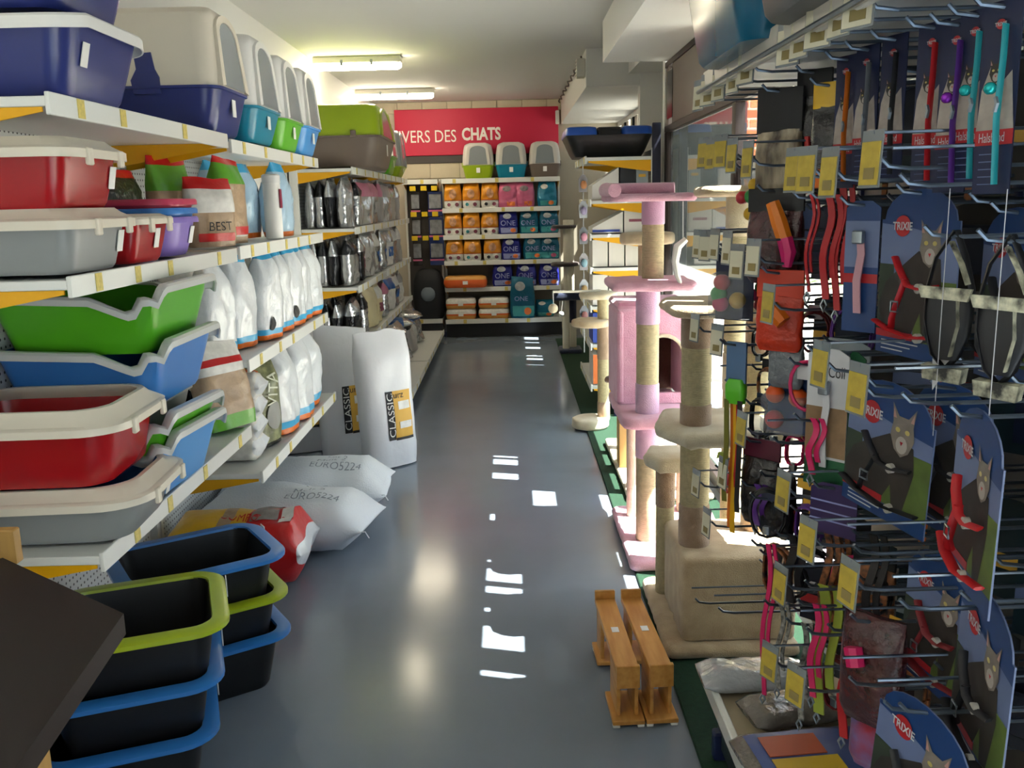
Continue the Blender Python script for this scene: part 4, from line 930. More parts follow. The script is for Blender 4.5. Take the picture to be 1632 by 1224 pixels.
# ---------------------------------------------------------------- pegboard display on the right
DY0, DY1, DXB, DXF = .55, 2.45, .98, .52
PEG = mat('peg_panel', '2b2f3a', .5)
pg = thing('pegboard_display', 'tall pegboard display of collars and toys beside the window', 'display', (0, 0, 0))
def perf_dark():
    m = bpy.data.materials.new('perforated_dark'); m.use_nodes = True; N = m.node_tree.nodes; L = m.node_tree.links
    b = N['Principled BSDF']; b.inputs['Roughness'].default_value = .5
    tc = N.new('ShaderNodeTexCoord'); v = N.new('ShaderNodeTexVoronoi'); v.inputs['Scale'].default_value = 40; v.inputs['Randomness'].default_value = 0
    r = N.new('ShaderNodeValToRGB'); r.color_ramp.elements[0].position = .16; r.color_ramp.elements[1].position = .2
    r.color_ramp.elements[0].color = rgb('0c0d10'); r.color_ramp.elements[1].color = rgb('4a4846')
    L.new(tc.outputs['Object'], v.inputs['Vector']); L.new(v.outputs['Distance'], r.inputs[0]); L.new(r.outputs[0], b.inputs['Base Color'])
    return m
PDK = perf_dark()
for a, b in ((DY0, 1.15), (1.17, 1.77), (1.79, 2.56)):
    MB().rbox(DXB, DXB + .02, a, b, .32, 1.86, .003).build('peg_panel', PDK, pg)
for y in (DY0, 1.16, 1.78, 2.57): MB().rbox(DXB - .01, DXB + .04, y - .012, y + .012, 0, 1.9, .003).build('upright', NAVY_STEEL, pg)
MB().rbox(DXF, DXB + .03, DY0, DY1, 1.875, 1.895, .003).build('top_shelf', SHELF, pg)
MB().rbox(DXF - .012, DXF, DY0, DY1, 1.86, 1.915, .003).build('top_rail', mat('rail_cream', 'cfc9bd', .4), pg)
MB().rbox(DXF + .02, DXB, DY0, DY1 - .04, .24, .265, .003).build('base_shelf', mat('base_cream', 'b5a68a', .5), pg)
MB().rbox(DXF + .05, DXB, DY0, DY1 - .06, .05, .24, .003).build('kick_panel', mat('kick_green', '1d2f33', .5), pg)
MB().rbox(DXF - .0, DXF + .02, DY0, DY1 - .04, .235, .285, .003).build('base_rail', SHELF, pg)
for y in (.8, 1.6, 2.36): MB().rbox(DXF + .03, DXF + .08, y - .02, y + .02, 0.012, .10, .006).build('foot', NAVY_STEEL, pg)
MB().tube([(DXF - .025, DY0, 1.865), (DXF - .025, DY1, 1.865)], .005, 6).build('label_wire', GREY_STEEL, pg)
WIRE = mat('hook_wire', '6f7a88', .28, metal=.85)
HOLD = mat('tag_holder', '7e8386', .25, coat=.3); TAGY = mat('tag_paper', 'c4ab42', .5, var=.2, vscale=60); TAGW = mat('tag_pale', 'd3cdb4', .5)
def peg_hook(y, z, tagm=None, x1=DXF, both=True, dy=0.0, x0=DXB, tw_=.024):
    h = MB().tube([(x0, y, z), (x1 + .05, y + dy * .8, z - .004), (x1 + .02, y + dy, z), (x1 + .008, y + dy, z + .012)], .0032, 6).build('hook', WIRE, pg)
    if both: MB().tube([(x0, y, z + .05), (x1 - .004, y + dy, z + .046)], .0026, 5).build('tag_arm', WIRE, h)
    if tagm:
        def tg(nm, m, a, b, z0, z1, off, par):
            o = MB().box(-.0008, .0008, a, b, z0 - z, z1 - z).build(nm, m, par, smooth=0); o.location = (x1 - .006 - off, y + dy, z); o.rotation_euler = (0, .06, .35 + .12 * sin(y * 37)); return o
        hd = tg('tag_holder', HOLD, -tw_, tw_, z - .03, z + .05, 0, h); tg('tag_paper', tagm, -tw_ + .003, tw_ - .003, z - .026, z + .034, .0016, h); tg('barcode', mat('barcode_grey', '8a7a4a', .6), -tw_ * .6, tw_ * .4, z - .018, z - .002, .0028, h)
HP = []
def hk(u, v, m=TAGY, x1=DXF, both=True, dy=0.0, tw_=.024):
    p = at_x(u, v, x1); HP.append((p.y, p.z)); peg_hook(p.y, p.z, m, x1, both, dy, DXB, tw_)
# top row, far to near
for u, v in ((1117, 158), (1132, 150), (1149, 141), (1172, 128), (1193, 112), (1262, 78), (1280, 66), (1310, 48), (1345, 28), (1375, 12)): hk(u, v, TAGW, tw_=.03)
for u, v in ((1123, 250), (1136, 252), (1152, 248), (1170, 255), (1195, 262), (1268, 280), (1290, 280), (1326, 285), (1394, 265)): hk(u, v)
for u, v in ((1114, 395), (1127, 398), (1142, 396), (1162, 402), (1178, 424), (1204, 418)): hk(u, v, TAGW)
for u, v in ((1110, 528), (1146, 548), (1228, 492), (1185, 690), (1155, 760), (1312, 590), (1372, 630), (1252, 790), (1112, 775), (1129, 838)): hk(u, v, TAGY if u > 1180 else TAGW)
for u, v in ((1291, 868), (1357, 938), (1247, 938), (1230, 1062), (1272, 1100)): hk(u, v)
for u, v in ((1424, 292), (1428, 640), (1352, 880), (1424, 968), (1104, 960), (1140, 975), (1150, 612), (1225, 705), (1278, 1010), (1345, 1090), (1400, 1130)): hk(u, v, None)
# ---- products
def tw(m, rz): return rz
RZ = -pi / 2
C_NAVY = mat('card_navy', '101a3e', .45); C_BLUE = mat('card_blue', '16386c', .4); C_SKYP = mat('card_sky', '66749a', .45, var=.15, vscale=8); C_GRASS = mat('card_grass', '5d7232', .5, var=.4, vscale=20)
C_RED = mat('card_red', 'a81a22', .45); C_WHITE = mat('card_white', 'c2c2c6', .45); C_CATG = mat('cat_grey', '837970', .6, var=.3, vscale=40); C_CATD = mat('cat_dark', '352f2b', .6, var=.4, vscale=30); C_EYE = mat('cat_eye', 'b9a860', .3)
C_BLK = mat('strap_black', '16161a', .45); C_REDS = mat('strap_red', 'b0131c', .45); C_PINKS = mat('strap_pink', 'c81c5c', .45); C_LIME = mat('strap_lime', '9aa83a', .5); C_ORG = mat('strap_orange', 'd06a1a', .45); C_PUR = mat('strap_purple', '5a2a86', .4); C_TEAL = mat('strap_teal', '1b8a92', .4)
CLEAR = glass_mat('clear_film', (.9, .92, .93), 1.5, .12)
LEOP = mat('strap_leopard', 'b06a3a', .5, var=.8, vscale=70, col2='1a1310'); ZEB = mat('strap_pattern', 'd8d4b8', .5, var=.9, vscale=35, col2='1a1a18')
def fn_at(x0, z0, y): return lambda x, z: (x0 + x, y, z0 + z)
def ell(c, rx, rz, y, n=18): return MB().add([(c[0], y, c[1])] + [(c[0] + rx * cos(2 * pi * k / n), y, c[1] + rz * sin(2 * pi * k / n)) for k in range(n)], [(0, 1 + k, 1 + (k + 1) % n) for k in range(n)])
def emblem(t, x, z, s, y=-.003):
    e = ell((x, z), s * .62, s * .55, y - .0004).build('emblem', C_RED, t, smooth=0)
    text_mb('TRIXIE', s * .42, fn_at(x, z, y - .0010), s * 1.55, .02).build('lettering', C_WHITE, t, smooth=0)
def cat_print(t, x, z, s, m=None, y=-.0032, body=True):
    H = [(-.5, -.1), (-.42, .3), (-.5, .85), (-.2, .5), (.2, .5), (.5, .85), (.42, .3), (.5, -.1), (.3, -.5), (0, -.68), (-.3, -.5)]
    if body:
        Bp = [(-.35, -.4), (.35, -.4), (.55, -1.2), (.6, -2.4), (-1.4, -2.4), (-1.5, -1.6), (-1.1, -1.0)]
        MB().add([(x + a * s, y + .0006, z + b * s) for a, b in Bp], [list(range(len(Bp)))]).build('printed_body', C_CATD, t, smooth=0)
    MB().add([(x + a * s, y, z + b * s) for a, b in H], [list(range(len(H)))]).build('printed_head', m or C_CATG, t, smooth=0)
    for q in (-.2, .2): ell((x + q * s, z + .1 * s), .1 * s, .075 * s, y - .0005, 10).build('printed_eye', C_EYE, t, smooth=0)
    ell((x, z - .32 * s), .24 * s, .26 * s, y - .0003, 14).build('printed_muzzle', mat('cat_muzzle', 'a59d96', .6), t, smooth=0)
    for q in (-.36, .36): MB().add([(x + (q - .07) * s, y - .0003, z + .42 * s), (x + (q + .07) * s, y - .0003, z + .42 * s), (x + q * 1.2 * s, y - .0003, z + .72 * s)], [(0, 1, 2)]).build('printed_ear', mat('cat_ear', 'b0857c', .6), t, smooth=0)
    MB().add([(x - .07 * s, y - .0007, z - .22 * s), (x + .07 * s, y - .0007, z - .22 * s), (x, y - .0007, z - .34 * s)], [(0, 1, 2)]).build('printed_nose', C_RED, t, smooth=0)
def loop(pts, r, flat=None, n=6): return MB().tube(pts, r, n, flat=flat)
def strap_mb(P, w, th=.003):
    """flat band along points, width across local x"""
    rings = []
    for p in P: rings.append([(p[0] - w / 2, p[1] - th / 2, p[2]), (p[0] + w / 2, p[1] - th / 2, p[2]), (p[0] + w / 2, p[1] + th / 2, p[2]), (p[0] - w / 2, p[1] + th / 2, p[2])])
    return MB().loft(rings)
def harness_card(label, u, v, x, w=.19, h=.27, rz=-1.0, strap=C_REDS, tilt=0.0, cat=True):
    p = at_x(u, v, x); t = thing('harness_card', label, 'card', p, (0, tilt, rz), 'carded cat harnesses')
    hd = .05; top = [(w / 2 * .92 * cos(pi * k / 10), -hd + hd * sin(pi * k / 10)) for k in range(11)]
    P = [(w / 2, -h), (w / 2, -hd)] + top + [(-w / 2, -hd), (-w / 2, -h)]
    MB().slab(P[::-1], -.0012, .0012).build('card', C_SKYP, t, smooth=0)
    MB().add([(a, -.0018, b) for a, b in [(w / 2, -hd - .028), (w / 2, -hd)] + top + [(-w / 2, -hd), (-w / 2, -hd - .006), (-w * .1, -hd - .012), (w * .2, -hd - .022)]], [list(range(17))]).build('header_print', C_BLUE, t, smooth=0)
    MB().box(-w / 2, w / 2, -.0018, -.0013, -h, -h + .028).build('text_band', C_BLUE, t, smooth=0); MB().box(-w / 2, 0, -.0028, -.0022, -h + .028, -h + .040).build('text_band', C_RED, t, smooth=0)
    MB().box(0.0, w / 2, -.0017, -.0013, -h + .028, -h + .13).build('grass_print', C_GRASS, t, smooth=0); MB().box(-w / 2, -w * .3, -.0017, -.0013, -h + .028, -h * .45).build('tree_print', mat('card_hedge', '2c3a2c', .6), t, smooth=0)
    for k in range(3): MB().box(-w * .42, -w * .42 + w * (.5 - .1 * k), -.0023, -.0019, -h + .021 - .007 * k, -h + .023 - .007 * k).build('text_line', C_WHITE, t, smooth=0)
    if cat:
        Bp = [(.02, -.36), (.30, -.40), (.33, -.58), (.24, -.88), (.12, -.90), (.08, -.72), (-.02, -.86), (-.44, -.88), (-.49, -.70), (-.40, -.56), (-.20, -.46)]
        MB().add([(a_ * w, -.0020, b_ * h) for a_, b_ in Bp], [list(range(len(Bp)))]).build('printed_body', C_CATD, t, smooth=0)
        cat_print(t, w * .17, -h * .33, w * .27, None, -.0030, False)
    emblem(t, -w * .20, -hd - .010, w * .17)
    q = lambda a_, b_, y=-.012: (a_ * w, y, b_ * h)
    loop([q(-.22, -.40), q(-.12, -.46, -.018), q(.02, -.56, -.02), q(.16, -.57, -.02), q(.34, -.55)], .0065, .4).build('strap', strap, t)
    loop([q(-.46, -.80), q(-.2, -.84, -.02), q(.1, -.86, -.022), q(.45, -.84)], .008, .35).build('strap', strap, t)
    loop([q(-.02, -.52, -.018), q(-.10, -.66, -.02), q(-.16, -.76, -.02), q(-.22, -.84)], .0065, .4).build('strap', strap, t)
    MB().tube([q(-.14, -.66, -.026), q(-.05, -.66, -.026), q(-.05, -.72, -.026), q(-.14, -.72, -.026), q(-.14, -.66, -.026)], .0018, 6).build('buckle', GREY_STEEL, t)
    for a_, b_ in ((.16, -.57), (.18, -.86)): MB().lathe([(.008, .014), (.008, .022)], n=14).build('snap', mat('snap_grey', 'a7a39c', .35), t, loc=q(a_, b_, .0), rot=(radians(90), 0, 0))
    return t
harness_card('cat harness card with red straps, hung beside black harnesses', 1470, 300, .66, .185, .275, -1.32, C_REDS)
harness_card('large cat harness card with black straps, middle of the display', 1425, 610, .62, .21, .235, -1.30, C_BLK, .06)
harness_card('cat harness card half hidden right of the large black one', 1525, 612, .70, .19, .25, -1.35, mat('strap_charcoal', '1d1e24', .5), .03)
harness_card('angled cat harness card with red white dotted straps', 1568, 655, .60, .17, .25, -1.72, C_REDS, .05)
harness_card('lower cat harness card with dark red straps under the large one', 1505, 885, .68, .17, .24, -1.4, mat('strap_wine', '6e1018', .5), .05)
harness_card('dark cat harness card low at the right edge', 1580, 950, .64, .19, .27, -1.7, C_BLK, .06)
harness_card('lowest cat harness card with blue header at the bottom edge', 1480, 1128, .58, .19, .25, -1.3, C_BLK, .1)
harness_card('cat harness card behind the patterned harness, right edge', 1625, 330, .74, .16, .26, -1.5, C_BLK)
def pattern_harness(label, u, v, x):
    p = at_x(u, v, x); t = thing('patterned_harness', label, 'harness', p, (0, 0, -.85), 'patterned black harnesses'); t.scale = (.56, .7, .70)
    loop([(0, 0, 0), (-.035, -.01, -.05), (-.05, -.012, -.11), (-.05, -.012, -.17), (-.03, -.01, -.24), (0, 0, -.27)], .011, .4).build('strap', C_BLK, t); loop([(0, .01, 0), (.03, 0, -.05), (.05, 0, -.11), (.05, 0, -.17), (.03, 0, -.24), (0, 0, -.27)], .011, .4).build('strap', C_BLK, t)
    MB().loft([[(x_ * k, y_ * .3 * k - .006, z) for x_, y_ in rrect(.055, .05, .03, 4)] for k, z in ((.5, -.25), (1, -.2), (1.05, -.15), (.8, -.11))]).build('padding', C_BLK, t)
    MB().slab([(-.065, -.105), (.065, -.108), (.055, -.132), (-.055, -.128)], -.030, -.022).build('pattern_band', ZEB, t); MB().slab([(-.05, -.262), (.05, -.265), (.045, -.295), (-.045, -.29)], -.020, .012).build('pattern_band', ZEB, t)
    loop([(.03, -.02, -.13), (.035, -.022, -.18), (.02, -.02, -.24)], .011, .3).build('pattern_band', ZEB, t); loop([(0, -.01, -.02), (.03, -.018, -.06), (.05, -.02, -.10)], .010, .3).build('pattern_band', ZEB, t)
    MB().tube([(.0, -.034, .08), (.0, -.034, -.40)], .0011, 5).build('hang_thread', C_WHITE, t)
    return t
pattern_harness('black harness with pale patterned bands, left one beside the red card', 1522, 368, .60); pattern_harness('black harness with pale patterned bands at the right edge', 1612, 375, .62)
MB_ = None
t = thing('paper_swing_tag', 'white pointed paper tag hanging under the left patterned harness', 'tag', at_x(1508, 545, .60), (0, 0, -.8)); MB().slab([(-.018, 0), (.022, .005), (-.014, -.07)], -.001, .001).build('paper', C_WHITE, t, smooth=0)

def collar_card(label, u, v, x, h=.235, w=.056, rz=-1.2, strap=C_ORG, bell=None):
    p = at_x(u, v, x); t = thing('collar_card', label, 'card', p, (0, 0, rz), 'carded collars on the top row')
    MB().slab([(-w / 2, -h), (w / 2, -h), (w / 2, 0), (-w / 2, 0)], -.001, .001).build('card', C_NAVY, t, smooth=0)
    MB().add([(a * w, -.0016, b * h) for a, b in ((-.5, -.66), (.5, -.66), (.42, -.5), (.36, -.36), (.1, -.42), (-.2, -.32), (-.42, -.45))], [list(range(7))]).build('photo_print', mat('photo_pale', 'b5a9a0', .5, var=.4, vscale=25), t, smooth=0)
    cat_print(t, -w * .05, -h * .36, w * .36, C_CATD, -.0024, False)
    MB().box(-w / 2, w / 2, -.0018, -.0012, -h * .74, -h * .66).build('text_band', C_RED, t, smooth=0)
    text_mb('Halsband', h * .05, fn_at(-w * .05, -h * .70, -.0022), w * .68).build('lettering', C_WHITE, t, smooth=0)
    for k in range(5): MB().box(-w * .36, w * .1, -.0018, -.0012, -h * (.79 + .04 * k), -h * (.785 + .04 * k)).build('text_line', C_SKYP, t, smooth=0)
    emblem(t, 0, -h * .12, w * .20)
    loop([(w * .2, -.008, -.03), (w * .26, -.012, -h * .3), (w * .2, -.012, -h * .6), (w * .24, -.010, -h * .95)], .006, .35).build('strap', strap, t)
    MB().tube([(w * .2, -.016, -h * .5), (w * .28, -.018, -h * .53), (w * .2, -.016, -h * .57)], .003, 6).build('buckle', GREY_STEEL, t)
    if bell: MB().ball((w * .1, -.02, -h * .45), .008, 10).build('bell', bell, t)
    return t
BELLP = mat('bell_purple', '8a2ab0', .2, metal=.6); BELLT = mat('bell_teal', '1fb0b0', .2, metal=.6)
for i, (u, v, s, b) in enumerate(((1352, 88, C_ORG, None), (1385, 72, mat('strap_grey', '6a6e74', .5), None), (1428, 55, C_BLK, None), (1490, 35, C_REDS, None), (1530, 30, C_PUR, BELLP), (1560, 15, C_TEAL, BELLT), (1602, 0, C_TEAL, BELLT))):
    collar_card(ORD[i] + ' navy collar card from the far end, top row', u, v, .62 + .01 * (i % 3), strap=s, bell=b)
def pouch(label, u, v, x, w, h, d, film, header=None, hh=.05, rz=-.9, inner=None, seed=0):
    p = at_x(u, v, x); t = thing('toy_pouch', label, 'toy pack', p, (0, 0, rz), 'toy packs on the pegboard')
    if header: MB().rbox(-w / 2, w / 2, -.004, .004, -hh, 0, .001).build('header_card', header, t)
    S = BagShape(w, h, d, seed, top=.75, both=True, wob=.35); b = S.mesh([0, .03, .08, .15, .25, .4, .55, .7, .8, .88, .95, 1]); b.build('film', film, t, loc=(0, 0, -hh - h + .004), smooth=50)
    if inner: MB().tube(inner[0], inner[1], 8).build('toy', inner[2], t)
    if inner and len(inner) > 3: MB().tube(inner[3], inner[4], 8).build('toy', inner[5], t)
    return t
FZ = mat('film_zebra', 'c9b89a', .25, var=.8, vscale=30, col2='3a2c22', bump=.4, stretch=(1, 1, .3)); FDK = mat('film_dark', '1f1c1e', .22, bump=.6, coat=.4); FPK = mat('film_wine', '4e2226', .25, bump=.6, coat=.4, var=.5, vscale=25)
pouch('striped toy pack under a black header, far end of the top row', 1245, 140, .60, .11, .15, .04, FZ, BLKP, .095, -.8, seed=1)
pouch('dark toy pack with red tip beside the striped pack', 1300, 110, .66, .08, .2, .03, FDK, BLKP, .06, -.8, ([(.0, -.025, -.14), (.005, -.028, -.2), (0, -.025, -.26)], [.006, .008, .005], C_REDS), 2)
pouch('toy pack with yellow and red ball in the top row', 1325, 130, .64, .07, .18, .04, FDK, YELF, .05, -.8, ([(0, -.03, -.17), (0, -.032, -.205)], [.02, .02], ORG), 3)
pouch('shiny dark wine toy pack with an orange and pink toy, second row', 1238, 300, .58, .13, .16, .05, FPK, BLKP, .05, -.75, ([(.012, -.04, -.03), (.028, -.04, -.07), (.045, -.04, -.115)], [.015, .018, .017], mat('toy_coral', 'e07a1c', .4), [(.043, -.041, -.105), (.052, -.041, -.135), (.05, -.041, -.165)], [.0175, .018, .010], mat('toy_magenta', 'd2246c', .4)), 4)
pouch('bright orange red toy pack with printed header, third row', 1245, 430, .58, .105, .12, .03, mat('film_scarlet', 'c2351a', .35, bump=.3), mat('card_scarlet', 'c8391c', .45), .06, -.7, ([(-.01, -.022, -.08), (.02, -.024, -.11)], [.02, .018], ORG), 5)
pouch('grey plastic pack under the scarlet toy pack', 1255, 535, .60, .08, .10, .035, mat('film_smoke', '6d7278', .2, bump=.5, coat=.4), GREY_STEEL, .02, -.8, None, 6)
pouch('dark pack with pink trim hanging at the middle far end', 1215, 700, .60, .10, .17, .05, FDK, mat('card_plum', '5a1c34', .4), .05, -.8, None, 7)
pouch('black bagged cords pack beside the wand toy', 1240, 755, .62, .09, .16, .05, FDK, None, .0, -.8, None, 8)
pouch('clear pack of red toys low in the display', 1395, 985, .60, .11, .2, .05, FPK, None, 0, -.9, ([(-.02, -.03, -.05), (-.01, -.035, -.08)], [.016, .016], C_PINKS), 9)
pouch('orange dotted dark pack under the bent hook', 1395, 880, .72, .09, .12, .03, LEOP, BLKP, .03, -.9, None, 10)
pouch('pale blue and red pack low behind the lime strap', 1400, 1090, .62, .09, .17, .04, mat('film_sky_red', '5a7ab0', .3, var=.6, vscale=15, col2='8a2434'), None, 0, -.9, None, 11)
BALLC = [('red', 'c2303a'), ('yellow', 'd8a81c'), ('pink', 'd0386a'), ('green', '3a9a4a'), ('orange', 'd8541c')]
BM = {n: mat('ball_' + n, c, .4) for n, c in BALLC}
def ball_card(label, u, v, x, w, h, balls, m=C_NAVY, rz=-.75):
    p = at_x(u, v, x); t = thing('ball_toy_card', label, 'toy pack', p, (0, 0, rz), 'ball toy packs')
    MB().slab([(-w / 2, -h), (w / 2, -h), (w / 2, 0), (-w / 2, 0)], -.0012, .0012).build('card', m, t, smooth=0)
    for bx, bz, n in balls: MB().ball((bx * w, -.022, bz * h), .021, 14).build('ball', BM[n], t)
    MB().loft([[(a, -.004 if k else -.044, b) for a, b in [(q[0], -h * .62 + q[1]) for q in rrect(w * (.5 if k else .46), h * (.36 if k else .33), .01, 3)]] for k in (0, 1)], cap1=False).build('blister', CLEAR, t)
    return t
ball_card('navy card with yellow and pink ball toys, third row far end', 1172, 405, .56, .105, .165, [(-.22, -.42, 'red'), (.2, -.68, 'yellow'), (-.25, -.74, 'pink'), (-.3, -.6, 'green')])
ball_card('navy card with orange ball toys in the middle rows', 1262, 600, .62, .11, .13, [(-.25, -.3, 'orange'), (.25, -.32, 'orange'), (-.25, -.75, 'red')], C_BLUE)
t = thing('ball_chain_toy', 'string of red, green and yellow balls hanging in the window gap', 'toy', at_x(1197, 295, .60), (0, 0, -.7))
for k, (n, dx, dz) in enumerate((('yellow', .01, 0), ('green', 0, -.028), ('red', -.022, -.03), ('yellow', 0, -.07))): MB().ball((dx, 0, dz), .017, 12).build('ball', BM[n], t)
MB().tube([(0, 0, .05), (0, 0, -.13)], .0015, 5).build('cord', C_BLK, t)
t = thing('ball_chain_toy', 'pink and red balls beside the scarlet toy pack', 'toy', at_x(1205, 470, .62), (0, 0, -.7))
for n, dx, dz in (('pink', 0, 0), ('green', .012, .02), ('red', .01, -.025)): MB().ball((dx, 0, dz), .016, 12).build('ball', BM[n], t)
# wand toy: blue header, green cap, long coloured ribbons
t = thing('ribbon_wand', 'long ribbon wand toy with lime green cap and yellow strands', 'toy', at_x(1175, 545, .54), (0, 0, -.75))
MB().rbox(-.026, .026, -.004, .004, -.10, .0, .001).build('header_card', mat('card_slate', '4f6f96', .4), t); MB().loft([[(x_ * k, y_ * k, z) for x_, y_ in rrect(.026, .014, .01, 4)] for k, z in ((.9, -.15), (1, -.13), (1, -.105), (.7, -.09))]).build('cap', mat('cap_green', '5cc028', .3), t)
for k, (m, dx, l) in enumerate(((C_ORG, -.008, .47), (mat('ribbon_yellow', 'd9a414', .4), .002, .48), (C_REDS, .012, .36), (mat('ribbon_olive', '6c6a1c', .5), -.018, .40), (C_BLK, .02, .42))):
    strap_mb([(dx, -.004 * k, -.14), (dx + .004, -.005 * k, -.25), (dx - .002, -.004 * k, -l + .03), (dx, -.004 * k, -l)], .013, .002).build('ribbon', m, t)
t = thing('red_toy_animal', 'red plastic toy hanging before the beige cat tree', 'toy', at_x(1165, 745, .58), (0, 0, -.6))
MB().ball((0, 0, -.03), .026, 12, sq=(1, .7, .9)).build('body', BM['red'], t); MB().slab([(-.03, 0), (.0, -.01), (-.01, .03)], -.006, .006).build('fin', BM['orange'], t); MB().tube([(-.02, 0, -.045), (-.01, 0, -.07), (.012, 0, -.07), (.02, 0, -.045)], .005, 6).build('tail_loop', BM['red'], t); MB().slab([(-.04, .02), (-.018, .03), (-.018, .04), (-.036, .038)], -.005, .005).build('leaf', C_LIME, t)
def lead(label, u, v, x, L_, m, w=.014, rz=-.8, sway=.007, clasp=True):
    p = at_x(u, v, x); t = thing('lead', label, 'lead', p, (0, 0, rz), 'leads and collars hanging from hooks')
    P = [(sway * sin(k * .7), -.01 + .004 * sin(k), -L_ * k / 10) for k in range(11)]
    strap_mb(P, w, .004).build('strap', m, t); strap_mb([(a + w * 1.1, b + .006, c) for a, b, c in P[:9]], w * .8, .004).build('strap', m, t)
    if clasp: MB().tube([(0, -.012, -L_), (.006, -.012, -L_ - .012), (0, -.012, -L_ - .025), (-.006, -.012, -L_ - .012), (0, -.012, -L_)], .0025, 6).build('clasp', GREY_STEEL, t)
    return t
for u, v, x, l, m, w, lb in (
    (1297, 310, .60, .19, C_REDS, .006, 'thin red lead in the second row, far one'), (1325, 310, .62, .2, C_REDS, .014, 'wide red lead hanging under yellow tags'), (1345, 285, .64, .25, C_REDS, .013, 'dark red lead beside the blue slim card'),
    (1228, 865, .56, .36, C_PINKS, .010, 'long magenta lead at the lower far end'), (1304, 960, .60, .2, C_PINKS, .013, 'short magenta collar in the lower rows'), (1316, 930, .62, .28, C_LIME, .022, 'wide lime lead in the lower rows'),
    (1355, 1000, .62, .22, C_REDS, .016, 'red lead low beside the lime one'), (1322, 845, .64, .22, LEOP, .014, 'leopard print collar under the purple card'), (1340, 850, .68, .3, LEOP, .014, 'second leopard print collar, darker, under the purple card'),
    (1300, 665, .58, .11, C_PINKS, .012, 'magenta collar with metal clasp beside the cat collar card'), (1248, 960, .58, .2, mat('strap_chain', 'a5a39c', .4, var=.9, vscale=90, col2='202020'), .010, 'black and white chain patterned lead, lower far end'), (1285, 990, .60, .22, MATS['strap_chain'], .012, 'black and white chain patterned lead beside magenta'),
    (1265, 850, .62, .16, C_BLK, .02, 'black lead bundle on a middle hook'), (1240, 870, .60, .13, C_BLK, .016, 'black cord collar near the long magenta lead'), (1210, 770, .58, .10, C_PUR, .016, 'purple and red collar before the wand toy'), (1395, 850, .66, .2, C_BLK, .015, 'black collar under the large harness card')):
    lead(lb, u, v, x, l, m, w)
def slim_card(label, u, v, x, w, h, m, bands=(), text=None, rz=-.95, extra=None):
    p = at_x(u, v, x); t = thing('slim_card', label, 'card', p, (0, 0, rz), 'slim cards on the pegboard')
    MB().slab([(-w / 2, -h), (w / 2, -h), (w / 2, -.012), (w / 4, 0), (-w / 4, 0), (-w / 2, -.012)], -.0012, .0012).build('card', m, t, smooth=0)
    for a, b, bm in bands: MB().box(-w / 2, w / 2, -.0019, -.0013, -h * b, -h * a).build('print_band', bm, t, smooth=0)
    if text: text_mb(text[0], text[1], fn_at(0, -h * text[2], -.0025), text[3]).build('lettering', text[4], t, smooth=0)
    if extra: extra(t, w, h)
    return t
def collar_on(m): return lambda t, w, h: (strap_mb([(0, -.008, -h * .25), (.006, -.012, -h * .4), (0, -.013, -h * .6), (.002, -.01, -h * .85)], .014).build('strap', m, t), MB().rbox(-.01, .01, -.02, -.008, -h * .32, -h * .22, .002).build('buckle', GREY_STEEL, t))
slim_card('slim blue card with a pink strap, second row', 1378, 320, .62, .065, .23, C_BLUE, [(.15, .5, C_SKYP), (.55, .62, C_RED)], None, -.9, collar_on(mat('strap_floral', 'b88a94', .5)))
slim_card('plain blue card hanging behind the orange toy', 1282, 320, .72, .055, .17, C_BLUE); slim_card('navy card between the red leads', 1312, 330, .74, .05, .17, C_NAVY)
slim_card('white and green card lettered for cat collars', 1322, 556, .60, .085, .27, C_WHITE, [(.42, .78, mat('photo_brown', '9a7a58', .6, var=.4, vscale=20)), (.8, 1.0, mat('card_green', '1f5a38', .5))], ('Cat Coll', .022, .16, .07, BLKP), -.85, collar_on(C_WHITE))
slim_card('dark green card behind the lettered collar card', 1355, 560, .64, .07, .25, MATS['card_green'], [(.1, .2, C_WHITE)])
slim_card('purple card with pale lettering under the collar card', 1330, 772, .60, .095, .10, mat('card_purple', '2f1f52', .45), [(.35, .38, LILAC), (.55, .58, LILAC), (.72, .75, LILAC)], None, -.85)
slim_card('yellow label card in the middle of the lower rows', 1288, 755, .62, .05, .035, YELP); slim_card('grey card with white tabs, third row', 1345, 540, .66, .12, .05, OBX)
slim_card('magenta ring card with open collar in the middle rows', 1290, 575, .60, .05, .04, C_WHITE, (), None, -.8, lambda t, w, h: MB().tube([(.035 * cos(2 * pi * k / 16), -.01, -.05 + .05 * sin(2 * pi * k / 16)) for k in range(17)], .004, 6).build('collar', C_PINKS, t))
